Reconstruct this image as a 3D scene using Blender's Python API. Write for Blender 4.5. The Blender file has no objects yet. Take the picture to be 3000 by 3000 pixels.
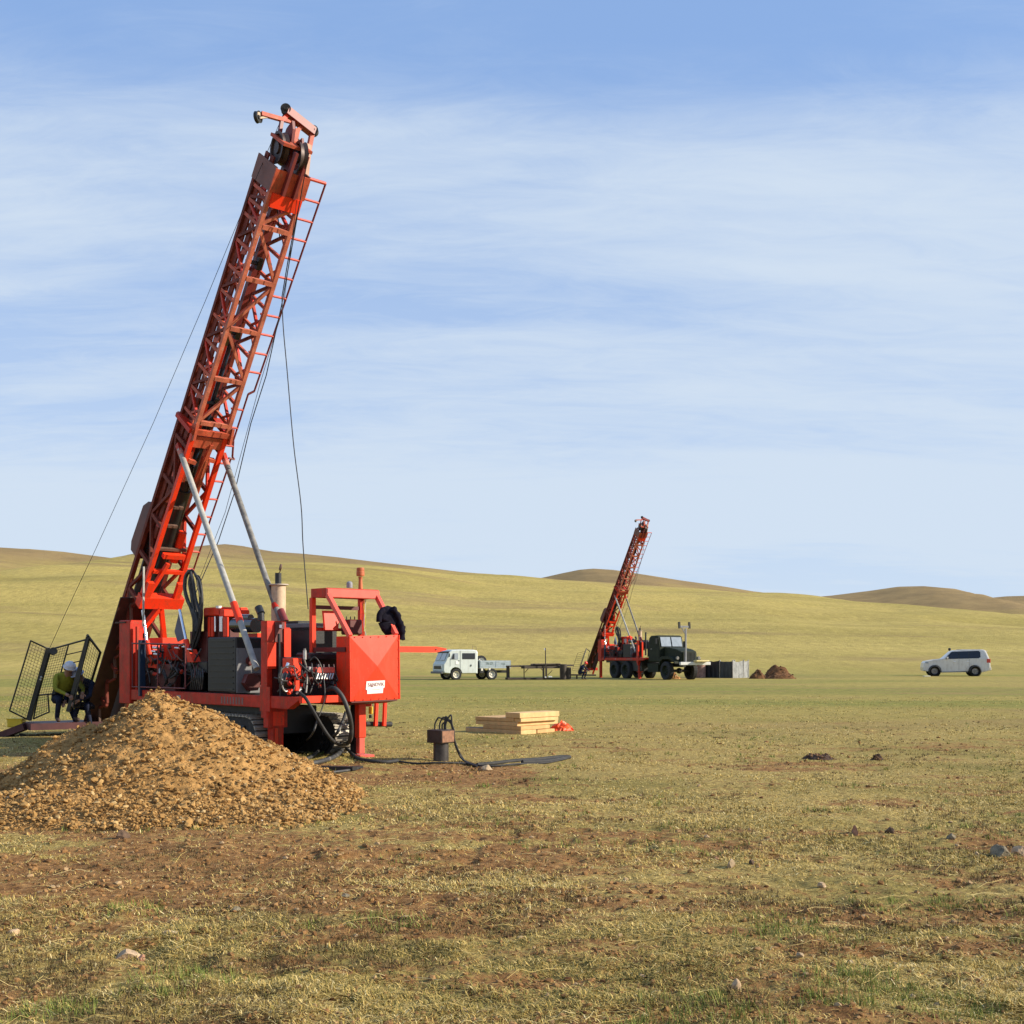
import bpy, math, random
import numpy as np
from mathutils import Vector, Matrix
random.seed(7); rng = np.random.default_rng(11)
scene = bpy.context.scene
COL = scene.collection
# ---------------------------------------------------------------- camera, world, sun
F_PX, EYE, HOR = 3600.0, 1.6, 1920.0          # focal length in photo pixels, eye height, horizon row
cam = bpy.data.cameras.new('camera'); cam.lens = 43.2; cam.sensor_width = 36; cam.shift_y = 0.14
cam.clip_start = 0.1; cam.clip_end = 9000
camo = bpy.data.objects.new('camera', cam); COL.objects.link(camo)
camo.location = (0, 0, EYE); camo.rotation_euler = (math.radians(90), 0, 0)
scene.camera = camo
scene.render.engine = 'CYCLES'
scene.view_settings.view_transform = 'Standard'; scene.view_settings.look = 'None'
scene.view_settings.exposure = 0.5; scene.view_settings.gamma = 1.0
SUN_EL, SUN_AZ = 25.5, 4.0                   # height, and degrees from +X towards the viewer
sd = Vector((math.cos(math.radians(SUN_EL))*math.cos(math.radians(SUN_AZ)), -math.cos(math.radians(SUN_EL))*math.sin(math.radians(SUN_AZ)), math.sin(math.radians(SUN_EL))))
sun = bpy.data.lights.new('sun', 'SUN'); sun.energy = 5.0; sun.angle = math.radians(0.55); sun.color = (1.0, 0.90, 0.74)
suno = bpy.data.objects.new('sun', sun); COL.objects.link(suno); suno.rotation_euler = sd.to_track_quat('Z', 'Y').to_euler()

world = bpy.data.worlds.new('World'); scene.world = world; world.use_nodes = True
wn, wl = world.node_tree.nodes, world.node_tree.links
wn.clear()
def N(nodes, t, **k):
    n = nodes.new(t)
    for a, b in k.items():
        if a in n.inputs.keys(): n.inputs[a].default_value = b
        else: setattr(n, a, b)
    return n
out = N(wn, 'ShaderNodeOutputWorld'); bg = N(wn, 'ShaderNodeBackground'); bg.inputs['Strength'].default_value = 0.086
sky = N(wn, 'ShaderNodeTexSky', sky_type='NISHITA', sun_disc=False)
sky.sun_elevation = math.radians(SUN_EL); sky.sun_rotation = math.radians(90+SUN_AZ)
sky.altitude = 1200; sky.air_density = 0.9; sky.dust_density = 0.6; sky.ozone_density = 2.6
tc = N(wn, 'ShaderNodeTexCoord'); sep = N(wn, 'ShaderNodeSeparateXYZ'); wl.new(tc.outputs['Generated'], sep.inputs[0])
def M_(nodes, links, op, a, b=None, clamp=False):
    m = nodes.new('ShaderNodeMath'); m.operation = op; m.use_clamp = clamp
    for i, v in enumerate((a, b)):
        if v is None: continue
        if isinstance(v, (int, float)): m.inputs[i].default_value = v
        else: links.new(v, m.inputs[i])
    return m.outputs[0]
def W(op, a, b=None, clamp=False): return M_(wn, wl, op, a, b, clamp)
zz = W('MAXIMUM', sep.outputs['Z'], 0.0)
den = W('ADD', zz, 0.16)
cmb = N(wn, 'ShaderNodeCombineXYZ'); wl.new(W('DIVIDE', sep.outputs['X'], den), cmb.inputs[0]); wl.new(W('DIVIDE', sep.outputs['Y'], den), cmb.inputs[1])
def wmap(scale, rot, loc=(0, 0, 0)):
    m = N(wn, 'ShaderNodeMapping'); m.inputs['Scale'].default_value = scale; m.inputs['Rotation'].default_value = (0, 0, rot); m.inputs['Location'].default_value = loc
    wl.new(cmb.outputs[0], m.inputs[0]); return m.outputs[0]
def wnoise(vec, scale, detail, rough, dist=0):
    n = N(wn, 'ShaderNodeTexNoise'); n.inputs['Scale'].default_value = scale; n.inputs['Detail'].default_value = detail
    n.inputs['Roughness'].default_value = rough; n.inputs['Distortion'].default_value = dist; wl.new(vec, n.inputs['Vector']); return n.outputs['Fac']
def ramp(nodes, links, fac, stops, interp='LINEAR'):
    r = nodes.new('ShaderNodeValToRGB'); cr = r.color_ramp; cr.interpolation = interp
    while len(cr.elements) < len(stops): cr.elements.new(0.5)
    for e, (p, c) in zip(cr.elements, stops):
        e.position = p; e.color = (*c, 1) if len(c) == 3 else c
    links.new(fac, r.inputs[0]); return r.outputs[0]
n1 = wnoise(wmap((0.42, 0.9, 1), 0.10, (3.1, 1.7, 0)), 0.95, 4, 0.5, 0.5)
n2 = wnoise(wmap((0.40, 1.8, 1), -0.12, (7.3, 2.2, 0)), 1.3, 7, 0.62, 0.7)
n3 = wnoise(wmap((1.2, 3.4, 1), 0.25, (1.0, 4.0, 0)), 3.2, 6, 0.7, 0.9)
mix = W('ADD', W('ADD', W('MULTIPLY', n1, 0.66), W('MULTIPLY', n2, 0.24)), W('MULTIPLY', n3, 0.14))
fade = N(wn, 'ShaderNodeMapRange'); fade.interpolation_type = 'SMOOTHSTEP'
for k, v in (('From Min', 0.31), ('From Max', 0.50), ('To Min', 0.0), ('To Max', 1.0)): fade.inputs[k].default_value = v
wl.new(zz, fade.inputs[0])
mask = N(wn, 'ShaderNodeMapRange'); mask.interpolation_type = 'SMOOTHSTEP'
for k, v in (('From Min', 0.26), ('From Max', 0.54), ('To Min', 0.04), ('To Max', 0.92)): mask.inputs[k].default_value = v
wl.new(W('SUBTRACT', mix, W('MULTIPLY', fade.outputs[0], 0.24)), mask.inputs[0])
low = N(wn, 'ShaderNodeMapRange')
for k, v in (('From Min', 0.0), ('From Max', 0.44), ('To Min', 0.85), ('To Max', 0.0)): low.inputs[k].default_value = v
wl.new(zz, low.inputs[0])
cm = W('MAXIMUM', mask.outputs[0], low.outputs[0], True)
def wmix(f, a_, c_):
    q = N(wn, 'ShaderNodeMix', data_type='RGBA')
    if isinstance(f, float): q.inputs[0].default_value = f
    else: wl.new(f, q.inputs[0])
    wl.new(a_, q.inputs[6]); q.inputs[7].default_value = (*c_, 1); return q
mx = wmix(cm, wmix(0.60, sky.outputs[0], (2.9, 4.8, 8.7)).outputs[2], (5.5, 6.35, 7.35))
wl.new(mx.outputs[2], bg.inputs[0]); wl.new(bg.outputs[0], out.inputs[0])

# ---------------------------------------------------------------- materials
MATS = {}
def mat(name, col, rough=0.6, metal=0.0, var=0.12, vscale=3.0, bump=0.0, bscale=30.0, col2=None, patch=0.5, coat=0.0, spec=0.5, grime=0.0):
    """painted / plain surface: base colour broken up by dirt and wear noise in object space"""
    if name in MATS: return MATS[name]
    m = bpy.data.materials.new(name); m.use_nodes = True; t = m.node_tree; n, l = t.nodes, t.links
    b = n['Principled BSDF']; b.inputs['Roughness'].default_value = rough; b.inputs['Metallic'].default_value = metal
    b.inputs['Coat Weight'].default_value = coat; b.inputs['Specular IOR Level'].default_value = spec
    tcn = n.new('ShaderNodeTexCoord')
    a = n.new('ShaderNodeTexNoise'); a.inputs['Scale'].default_value = vscale; a.inputs['Detail'].default_value = 6; a.inputs['Roughness'].default_value = 0.65
    l.new(tcn.outputs['Object'], a.inputs['Vector'])
    c = Vector(col); d1 = c*(1-var*1.6); d2 = c*(1+var)
    c3 = Vector(col2) if col2 else c
    lo = 0.5-0.22; r = ramp(n, l, a.outputs['Fac'], [(lo, tuple(d1)), (0.48, tuple(c)), (0.60, tuple(d2)), (0.60+0.25*(1-patch)+0.02, tuple(c3) if col2 else tuple(d2))])
    if grime:
        mpg = n.new('ShaderNodeMapping'); mpg.inputs['Scale'].default_value = (1, 1, 0.3); l.new(tcn.outputs['Object'], mpg.inputs[0])
        gn = n.new('ShaderNodeTexNoise'); gn.inputs['Scale'].default_value = 6.5; gn.inputs['Detail'].default_value = 8; gn.inputs['Roughness'].default_value = 0.75; l.new(mpg.outputs[0], gn.inputs['Vector'])
        g2 = n.new('ShaderNodeTexNoise'); g2.inputs['Scale'].default_value = 34; g2.inputs['Detail'].default_value = 4; l.new(tcn.outputs['Object'], g2.inputs['Vector'])
        f1 = ramp(n, l, gn.outputs['Fac'], [(0.49, (0,0,0)), (0.66, (grime,)*3)]); f2 = ramp(n, l, g2.outputs['Fac'], [(0.645, (0,0,0)), (0.67, (grime*1.3,)*3)])
        fm = M_(n, l, 'MAXIMUM', f1, f2, True); q = n.new('ShaderNodeMix'); q.data_type = 'RGBA'; l.new(fm, q.inputs[0]); l.new(r, q.inputs[6]); q.inputs[7].default_value = (0.16, 0.075, 0.035, 1); r = q.outputs[2]
    l.new(r, b.inputs['Base Color'])
    if bump:
        q = n.new('ShaderNodeTexNoise'); q.inputs['Scale'].default_value = bscale; q.inputs['Detail'].default_value = 5; l.new(tcn.outputs['Object'], q.inputs['Vector'])
        bp = n.new('ShaderNodeBump'); bp.inputs['Strength'].default_value = bump; bp.inputs['Distance'].default_value = 0.02; l.new(q.outputs['Fac'], bp.inputs['Height']); l.new(bp.outputs[0], b.inputs['Normal'])
    MATS[name] = m; return m
RED = mat('red_paint', (0.50, 0.026, 0.010), 0.5, var=0.25, vscale=4, col2=(0.30, 0.05, 0.025), bump=0.08, spec=0.25, grime=0.6)
ORG = mat('weathered_orange_paint', (0.46, 0.075, 0.030), 0.6, var=0.25, vscale=5, col2=(0.44, 0.17, 0.09), bump=0.12, patch=0.7, grime=0.6)
FADED = mat('sun_faded_paint', (0.50, 0.135, 0.075), 0.65, var=0.25, vscale=5, col2=(0.50, 0.27, 0.19), bump=0.12, patch=0.75, grime=0.5)
FRESH = mat('fresh_red_paint', (0.84, 0.042, 0.009), 0.45, var=0.07, vscale=1.6, col2=(0.70, 0.055, 0.018), spec=0.3, grime=0.45)
BLACK = mat('black_steel', (0.012, 0.013, 0.014), 0.45, var=0.3, col2=(0.05, 0.042, 0.035), bump=0.1)
RUBBER = mat('black_rubber', (0.022, 0.021, 0.020), 0.75, var=0.3, vscale=9, col2=(0.09, 0.078, 0.06))
HOSE = mat('dusty_hose', (0.035, 0.034, 0.032), 0.6, var=0.3, vscale=8, col2=(0.16, 0.14, 0.11), patch=0.8)
GREY = mat('bare_grey_tube', (0.36, 0.345, 0.30), 0.5, var=0.2, vscale=6, col2=(0.20, 0.18, 0.15), bump=0.1)
STEEL = mat('worn_steel', (0.42, 0.41, 0.39), 0.38, metal=0.7, var=0.3, vscale=7, col2=(0.25, 0.2, 0.15))
CHROME = mat('chrome_rod', (0.75, 0.78, 0.85), 0.2, metal=0.9, var=0.05)
TAN = mat('tan_muffler', (0.50, 0.36, 0.23), 0.6, var=0.2, vscale=5, col2=(0.3, 0.2, 0.13))
COOLER = mat('cooler_grey', (0.16, 0.16, 0.165), 0.55, var=0.15)
WHITE = mat('white_plate', (0.80, 0.79, 0.75), 0.5, var=0.05)
LETTER = mat('dark_red_lettering', (0.28, 0.10, 0.09), 0.6, var=0.1)
RUST = mat('rusty_brown_steel', (0.11, 0.06, 0.04), 0.75, var=0.3, vscale=8, col2=(0.09, 0.06, 0.05), bump=0.2)
YEL = mat('yellow_plastic', (0.75, 0.50, 0.02), 0.5, var=0.08)
GLASS = mat('dark_glass', (0.02, 0.025, 0.03), 0.08, var=0.1, spec=0.8)
SCREEN = mat('pale_reflecting_glass', (0.30, 0.34, 0.38), 0.12, var=0.1, spec=0.8)

# ---------------------------------------------------------------- mesh builder
class MB:
    def __init__(s): s.v = []; s.f = []; s.sm = []; s.mi = []
    def add(s, vs, fs, smooth=False, mi=0):
        o = len(s.v); s.v.extend([tuple(p) for p in vs])
        for f in fs: s.f.append(tuple(i+o for i in f)); s.sm.append(smooth); s.mi.append(mi)
        return s
    def box(s, lo, hi, mi=0, taper=None):
        (x0, y0, z0), (x1, y1, z1) = [min(p, q) for p, q in zip(lo, hi)], [max(p, q) for p, q in zip(lo, hi)]
        vs = [(x0,y0,z0),(x1,y0,z0),(x1,y1,z0),(x0,y1,z0),(x0,y0,z1),(x1,y0,z1),(x1,y1,z1),(x0,y1,z1)]
        return s.add(vs, [(0,3,2,1),(4,5,6,7),(0,1,5,4),(1,2,6,5),(2,3,7,6),(3,0,4,7)], mi=mi)
    def bbox(s, lo, hi, r=0.01, mi=0):
        """box with chamfered edges"""
        lo, hi = Vector([min(p, q) for p, q in zip(lo, hi)]), Vector([max(p, q) for p, q in zip(lo, hi)]); c = (lo+hi)/2; h = (hi-lo)/2; r = min(r, min(h)*0.45)
        vs = []; idx = {}
        for sx in (-1,1):
            for sy in (-1,1):
                for sz in (-1,1):
                    S = (sx,sy,sz)
                    for ax in range(3):
                        p = [c[i]+S[i]*(h[i] if i == ax else h[i]-r) for i in range(3)]
                        idx[(S,ax)] = len(vs); vs.append(p)
        fs = []
        for ax in range(3):
            a, b = [i for i in range(3) if i != ax]
            for sg in (-1,1):
                q = []
                for (sa, sb) in ((-1,-1),(1,-1),(1,1),(-1,1)):
                    S = [0,0,0]; S[ax] = sg; S[a] = sa; S[b] = sb; q.append(idx[(tuple(S),ax)])
                fs.append(tuple(q))
            for sa in (-1,1):
                for sb in (-1,1):
                    S0 = [0,0,0]; S1 = [0,0,0]; S0[a] = S1[a] = sa; S0[b] = S1[b] = sb; S0[ax] = -1; S1[ax] = 1
                    fs.append((idx[(tuple(S0),a)], idx[(tuple(S1),a)], idx[(tuple(S1),b)], idx[(tuple(S0),b)]))
        for sx in (-1,1):
            for sy in (-1,1):
                for sz in (-1,1): fs.append(tuple(idx[((sx,sy,sz),ax)] for ax in range(3)))
        return s.add(vs, fs, mi=mi)
    def beam(s, p, q, w, h, up=(0,0,1), mi=0):
        p = Vector(p); q = Vector(q); d = (q-p).normalized(); x = d.cross(Vector(up))
        if x.length < 1e-3: x = d.cross(Vector((1,0,0)))
        x.normalize(); y = x.cross(d); x *= w/2; y *= h/2
        vs = [p-x-y, p+x-y, p+x+y, p-x+y, q-x-y, q+x-y, q+x+y, q-x+y]
        return s.add(vs, [(3,2,1,0),(4,5,6,7),(0,1,5,4),(1,2,6,5),(2,3,7,6),(3,0,4,7)], mi=mi)
    def angle_iron(s, p, q, w, t=0.012, up=(0,0,1)):
        p = Vector(p); q = Vector(q); d = (q-p).normalized(); x = d.cross(Vector(up)).normalized(); y = x.cross(d)
        s.beam(p+y*(w/2), q+y*(w/2), w, t, up); s.beam(p+x*(w/2), q+x*(w/2), t, w, up); return s
    def tube(s, pts, r, n=10, caps=True, mi=0, rs=None):
        pts = [Vector(p) for p in pts]; rings = []; prev = None; vs = []
        for i, p in enumerate(pts):
            d = (pts[min(i+1, len(pts)-1)]-pts[max(i-1, 0)]).normalized()
            if prev is None:
                a = d.cross(Vector((0,0,1)));  a = a if a.length > 1e-3 else d.cross(Vector((1,0,0)))
            else: a = prev-d*prev.dot(d)
            a.normalize(); prev = a; b = d.cross(a); rr = rs[i] if rs else r
            for k in range(n):
                t = 2*math.pi*k/n; vs.append(p+a*math.cos(t)*rr+b*math.sin(t)*rr)
        fs = []
        for i in range(len(pts)-1):
            for k in range(n): fs.append((i*n+k, i*n+(k+1)%n, (i+1)*n+(k+1)%n, (i+1)*n+k))
        s.add(vs, fs, True, mi)
        if caps:
            s.add(vs[:n], [tuple(range(n-1,-1,-1))], False, mi); s.add(vs[-n:], [tuple(range(n))], False, mi)
        return s
    def cyl(s, p, q, r, n=16, r2=None, mi=0):
        return s.tube([p, q], r, n, True, mi, [r, r2 if r2 is not None else r])
    def lathe(s, prof, p, axis, n=24, mi=0):
        """prof: (radius, distance along the axis)"""
        p = Vector(p); d = Vector(axis).normalized(); a = d.cross(Vector((0,0,1))); a = a if a.length > 1e-3 else Vector((1,0,0)); a.normalize(); b = d.cross(a)
        for (r0, h0), (r1, h1) in zip(prof[:-1], prof[1:]):
            vs = []
            for r, h in ((r0, h0), (r1, h1)):
                for k in range(n):
                    t = 2*math.pi*k/n; vs.append(p+d*h+(a*math.cos(t)+b*math.sin(t))*max(r, 1e-4))
            s.add(vs, [(k, (k+1)%n, n+(k+1)%n, n+k) for k in range(n)], True, mi)
        return s
    def prism(s, poly, off, mi=0):
        """closed polygon (3D points) extruded by the vector off"""
        poly = [Vector(p) for p in poly]; off = Vector(off); n = len(poly)
        s.add(poly+[p+off for p in poly], [tuple(range(n-1,-1,-1)), tuple(range(n, 2*n))]+[(i, (i+1)%n, n+(i+1)%n, n+i) for i in range(n)], mi=mi); return s
    def build(s, name, mats, parent=None, loc=None):
        me = bpy.data.meshes.new(name); me.from_pydata(s.v, [], s.f)
        me.polygons.foreach_set('use_smooth', s.sm)
        ms = mats if isinstance(mats, (list, tuple)) else [mats]
        for m in ms: me.materials.append(m)
        if len(ms) > 1: me.polygons.foreach_set('material_index', s.mi)
        import bmesh
        bm = bmesh.new(); bm.from_mesh(me); bmesh.ops.recalc_face_normals(bm, faces=bm.faces); bm.to_mesh(me); bm.free()
        o = bpy.data.objects.new(name, me); COL.objects.link(o)
        if parent: o.parent = parent
        if loc is not None: o.location = loc
        return o
def tag(o, label=None, cat=None, group=None, kind=None):
    for k, v in (('label', label), ('category', cat), ('group', group), ('kind', kind)):
        if v: o[k] = v
    return o
def empty(name, loc=(0,0,0), rz=0, label=None, cat=None, group=None):
    o = bpy.data.objects.new(name, None); COL.objects.link(o); o.location = loc; o.rotation_euler = (0,0,rz); o.empty_display_size = 0.2
    return tag(o, label, cat, group)
def spline(pts, n=8):
    """Catmull-Rom through the points"""
    P = [Vector(p) for p in pts]; P = [2*P[0]-P[1]]+P+[2*P[-1]-P[-2]]; r = []
    for i in range(1, len(P)-2):
        for k in range(n):
            t = k/n; a, b, c, d = P[i-1], P[i], P[i+1], P[i+2]
            r.append(0.5*((2*b)+(c-a)*t+(2*a-5*b+4*c-d)*t*t+(3*b-a-3*c+d)*t**3))
    r.append(P[-2]); return r
def wpx(px, py, Y):
    """world point at distance Y that stands at this place of the photograph"""
    return Vector(((px-1500)*Y/F_PX, Y, EYE+(HOR-py)*Y/F_PX))
def gpx(px, py):
    """world point of the flat ground at this place of the photograph"""
    Y = EYE*F_PX/(py-HOR); return Vector(((px-1500)*Y/F_PX, Y, 0))
class Frame:
    """a thing's own axes: a along its length, b across it away from the viewer, z up"""
    def __init__(s, x, y, phi):
        s.O = Vector((x, y, 0)); s.u = Vector((math.cos(phi), -math.sin(phi), 0)); s.v = Vector((math.sin(phi), math.cos(phi), 0)); s.rz = -phi
    def _ray(s, px, py):
        d = Vector(((px-1500)/F_PX, 1, (HOR-py)/F_PX)); C = Vector((0,0,EYE))-s.O
        return d, C
    def b(s, px, py, b):
        d, C = s._ray(px, py); t = (b-C.dot(s.v))/d.dot(s.v); p = C+d*t; return Vector((p.dot(s.u), b, p.z))
    def a(s, px, py, a):
        d, C = s._ray(px, py); t = (a-C.dot(s.u))/d.dot(s.u); p = C+d*t; return Vector((a, p.dot(s.v), p.z))
    def z(s, px, py, z=0):
        d, C = s._ray(px, py); t = (z-EYE)/d.z; p = C+d*t; return Vector((p.dot(s.u), p.dot(s.v), z))
# ---------------------------------------------------------------- terrain: one sheet from the viewer's feet to the horizon
def vnoise(x, y, seed=0):
    xi = np.floor(x).astype(np.int64); yi = np.floor(y).astype(np.int64); fx = x-xi; fy = y-yi
    def h(i, j):
        k = (i*374761393+j*668265263+seed*2147483647) & 0xffffffff
        k = ((k ^ (k >> 13))*1274126177) & 0xffffffff; k = k ^ (k >> 16); return (k & 0xffff)/65535.0
    u = fx*fx*(3-2*fx); v = fy*fy*(3-2*fy)
    return (h(xi,yi)*(1-u)+h(xi+1,yi)*u)*(1-v)+(h(xi,yi+1)*(1-u)+h(xi+1,yi+1)*u)*v
def fbm(x, y, o=4, seed=0, g=0.5):
    r = 0; a = 1; t = 0
    for i in range(o): r = r+a*(vnoise(x*2**i, y*2**i, seed+i)-0.5); t += a; a *= g
    return r/t
RIDGES = [
 (520, 105, 330, [(-4000,1690),(-1500,1640),(-600,1602),(0,1603),(110,1606),(200,1615),(300,1630),(390,1641),(480,1636),(560,1611),(620,1597),(660,1593),(710,1598),(760,1607),(800,1613),(900,1621),(1000,1632),(1100,1645),(1200,1657),(1350,1675),(1500,1688),(1620,1697),(1750,1704),(1900,1714),(2050,1724),(2200,1738),(2320,1752),(2500,1775),(2800,1800),(3100,1815),(3600,1840),(4500,1870),(8000,1880)]),
 (800, 420, 500, [(-4000,1850),(700,1800),(1100,1760),(1450,1716),(1520,1702),(1590,1689),(1650,1676),(1700,1666),(1740,1663),(1800,1667),(1860,1677),(1920,1687),(1980,1697),(2100,1714),(2200,1730),(2320,1749),(2450,1768),(2700,1800),(3200,1830),(8000,1880)]),
 (1300, 800, 900, [(-4000,1870),(1800,1800),(2250,1762),(2350,1750),(2450,1742),(2550,1730),(2630,1719),(2700,1716),(2780,1722),(2840,1738),(2890,1752),(2950,1747),(3050,1742),(3300,1732),(3900,1755),(8000,1860)])]
def terrain(X, Y):
    R = np.hypot(X, Y); z = np.zeros_like(X)
    for k, (D, Y0, back, pts) in enumerate(RIDGES):
        px = X*F_PX/D+1500; py = np.interp(px, [p[0] for p in pts], [p[1] for p in pts])
        h = EYE+(HOR-py)*D/F_PX
        t = np.clip((Y-Y0)/(D-Y0), 0, 1.0); prof = np.where(t < 1, 0.75*t**1.08+0.25*(t*t*(3-2*t)), 1.0)
        bk = np.clip((Y-D)/back, 0, 1); prof = prof*(1-bk*bk*(3-2*bk))
        rough = fbm(X/90+7*k, Y/90, 4, 20+k)*9.0*np.clip(t*3, 0, 1)*np.clip((1-t)*6, 0.10, 1)
        z = np.maximum(z, h*prof+rough*(prof > 0)*np.clip(prof*4, 0, 1))
    # the steppe floor: hummocks and hoof pits, strongest near the viewer
    near = np.clip((60-R)/45, 0, 1)
    z = z+near*(fbm(X/3.1, Y/3.1, 3, 3)*0.07+fbm(X/0.50, Y/0.50, 3, 5)*0.06+fbm(X/0.15, Y/0.15, 2, 6)*0.045*np.clip((18-R)/9, 0, 1))
    pit = vnoise(X/0.16, Y/0.16, 9); wear = np.clip(fbm(X/2.6, Y/1.6, 3, 31)*4+0.45, 0, 1)
    z = z-np.clip((26-R)/14, 0, 1)*wear*np.clip(pit-0.55, 0, 1)*0.085
    z = z+np.clip((R-60)/40, 0, 1)*np.clip((115-R)/15, 0, 1)*0.05
    return z
def th(x, y): return float(terrain(np.array([x], float), np.array([y], float))[0])
rad = [0.0, 2.0, 3.6, 4.2]; r = 4.6
while r < 26: rad.append(r); r *= 1.0048
while r < 140: rad.append(r); r *= 1.012
while r < 3200: rad.append(r); r *= 1.028
rad = np.array(rad)
ang = np.concatenate([np.linspace(-180, -40, 15)[:-1], np.linspace(-40, -26, 14)[:-1], np.linspace(-26, 26, 560), np.linspace(26, 40, 14)[1:], np.linspace(40, 180, 15)[1:-1]])
ang = np.radians(ang); nr, na = len(rad), len(ang)
A, Rr = np.meshgrid(ang, rad); X = Rr*np.sin(A); Y = Rr*np.cos(A); Z = terrain(X, Y); Z[:2] = 0
v = np.stack([X, Y, Z], -1).reshape(-1, 3)
i, j = np.meshgrid(np.arange(nr-1), np.arange(na), indexing='ij'); j2 = (j+1) % na
fq = np.stack([i*na+j, i*na+j2, (i+1)*na+j2, (i+1)*na+j], -1).reshape(-1, 4)
def npmesh(name, v, f, mats, smooth=True, attr=None):
    me = bpy.data.meshes.new(name); nf, k = f.shape
    me.vertices.add(len(v)); me.vertices.foreach_set('co', np.asarray(v, np.float32).ravel())
    me.loops.add(nf*k); me.loops.foreach_set('vertex_index', f.astype(np.int32).ravel())
    me.polygons.add(nf); me.polygons.foreach_set('loop_start', np.arange(0, nf*k, k, dtype=np.int32))
    me.polygons.foreach_set('use_smooth', np.full(nf, smooth))
    if attr is not None:
        a = me.attributes.new('tint', 'FLOAT', 'POINT'); a.data.foreach_set('value', np.asarray(attr, np.float32))
    me.update(calc_edges=True); me.validate()
    for m in mats: me.materials.append(m)
    o = bpy.data.objects.new(name, me); COL.objects.link(o); return o
def sst(x, a, b): t = np.clip((x-a)/(b-a), 0, 1); return t*t*(3-2*t)
def bareness(X, Y):
    """how worn the turf is, 0 to 1: trampled soil across the near left, scuffed ground about the rig"""
    n1_ = fbm(X/1.9, Y/1.1, 4, 71)*2; n2_ = fbm(X/0.6, Y/0.35, 3, 75)*2
    t = (1-sst(np.abs(Y-9.1-0.10*X+n1_*0.5), 0.9, 2.0))*(1-0.75*sst(X, -1.2, 1.6))*0.85
    q = (1-sst(np.abs(Y-16.8), 0.8, 2.6))*(1-sst(X, -0.8, 1.0))*0.7
    p = (1-sst(np.hypot((X-1.6)/2.2, (Y-8.4)/1.1), 0.5, 1.1))*0.42
    d = (1-sst(np.hypot((X-4.2)/1.6, (Y-17.6)/0.9), 0.5, 1.1))*0.55
    w = 0.34*(1-sst(Y, 9, 17))+0.12
    return np.clip(np.maximum.reduce([t, q, p, d, w*np.ones_like(X)])+n1_*0.42+n2_*0.60, 0, 1)*(1-sst(Y, 26, 60)*0.85)
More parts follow.
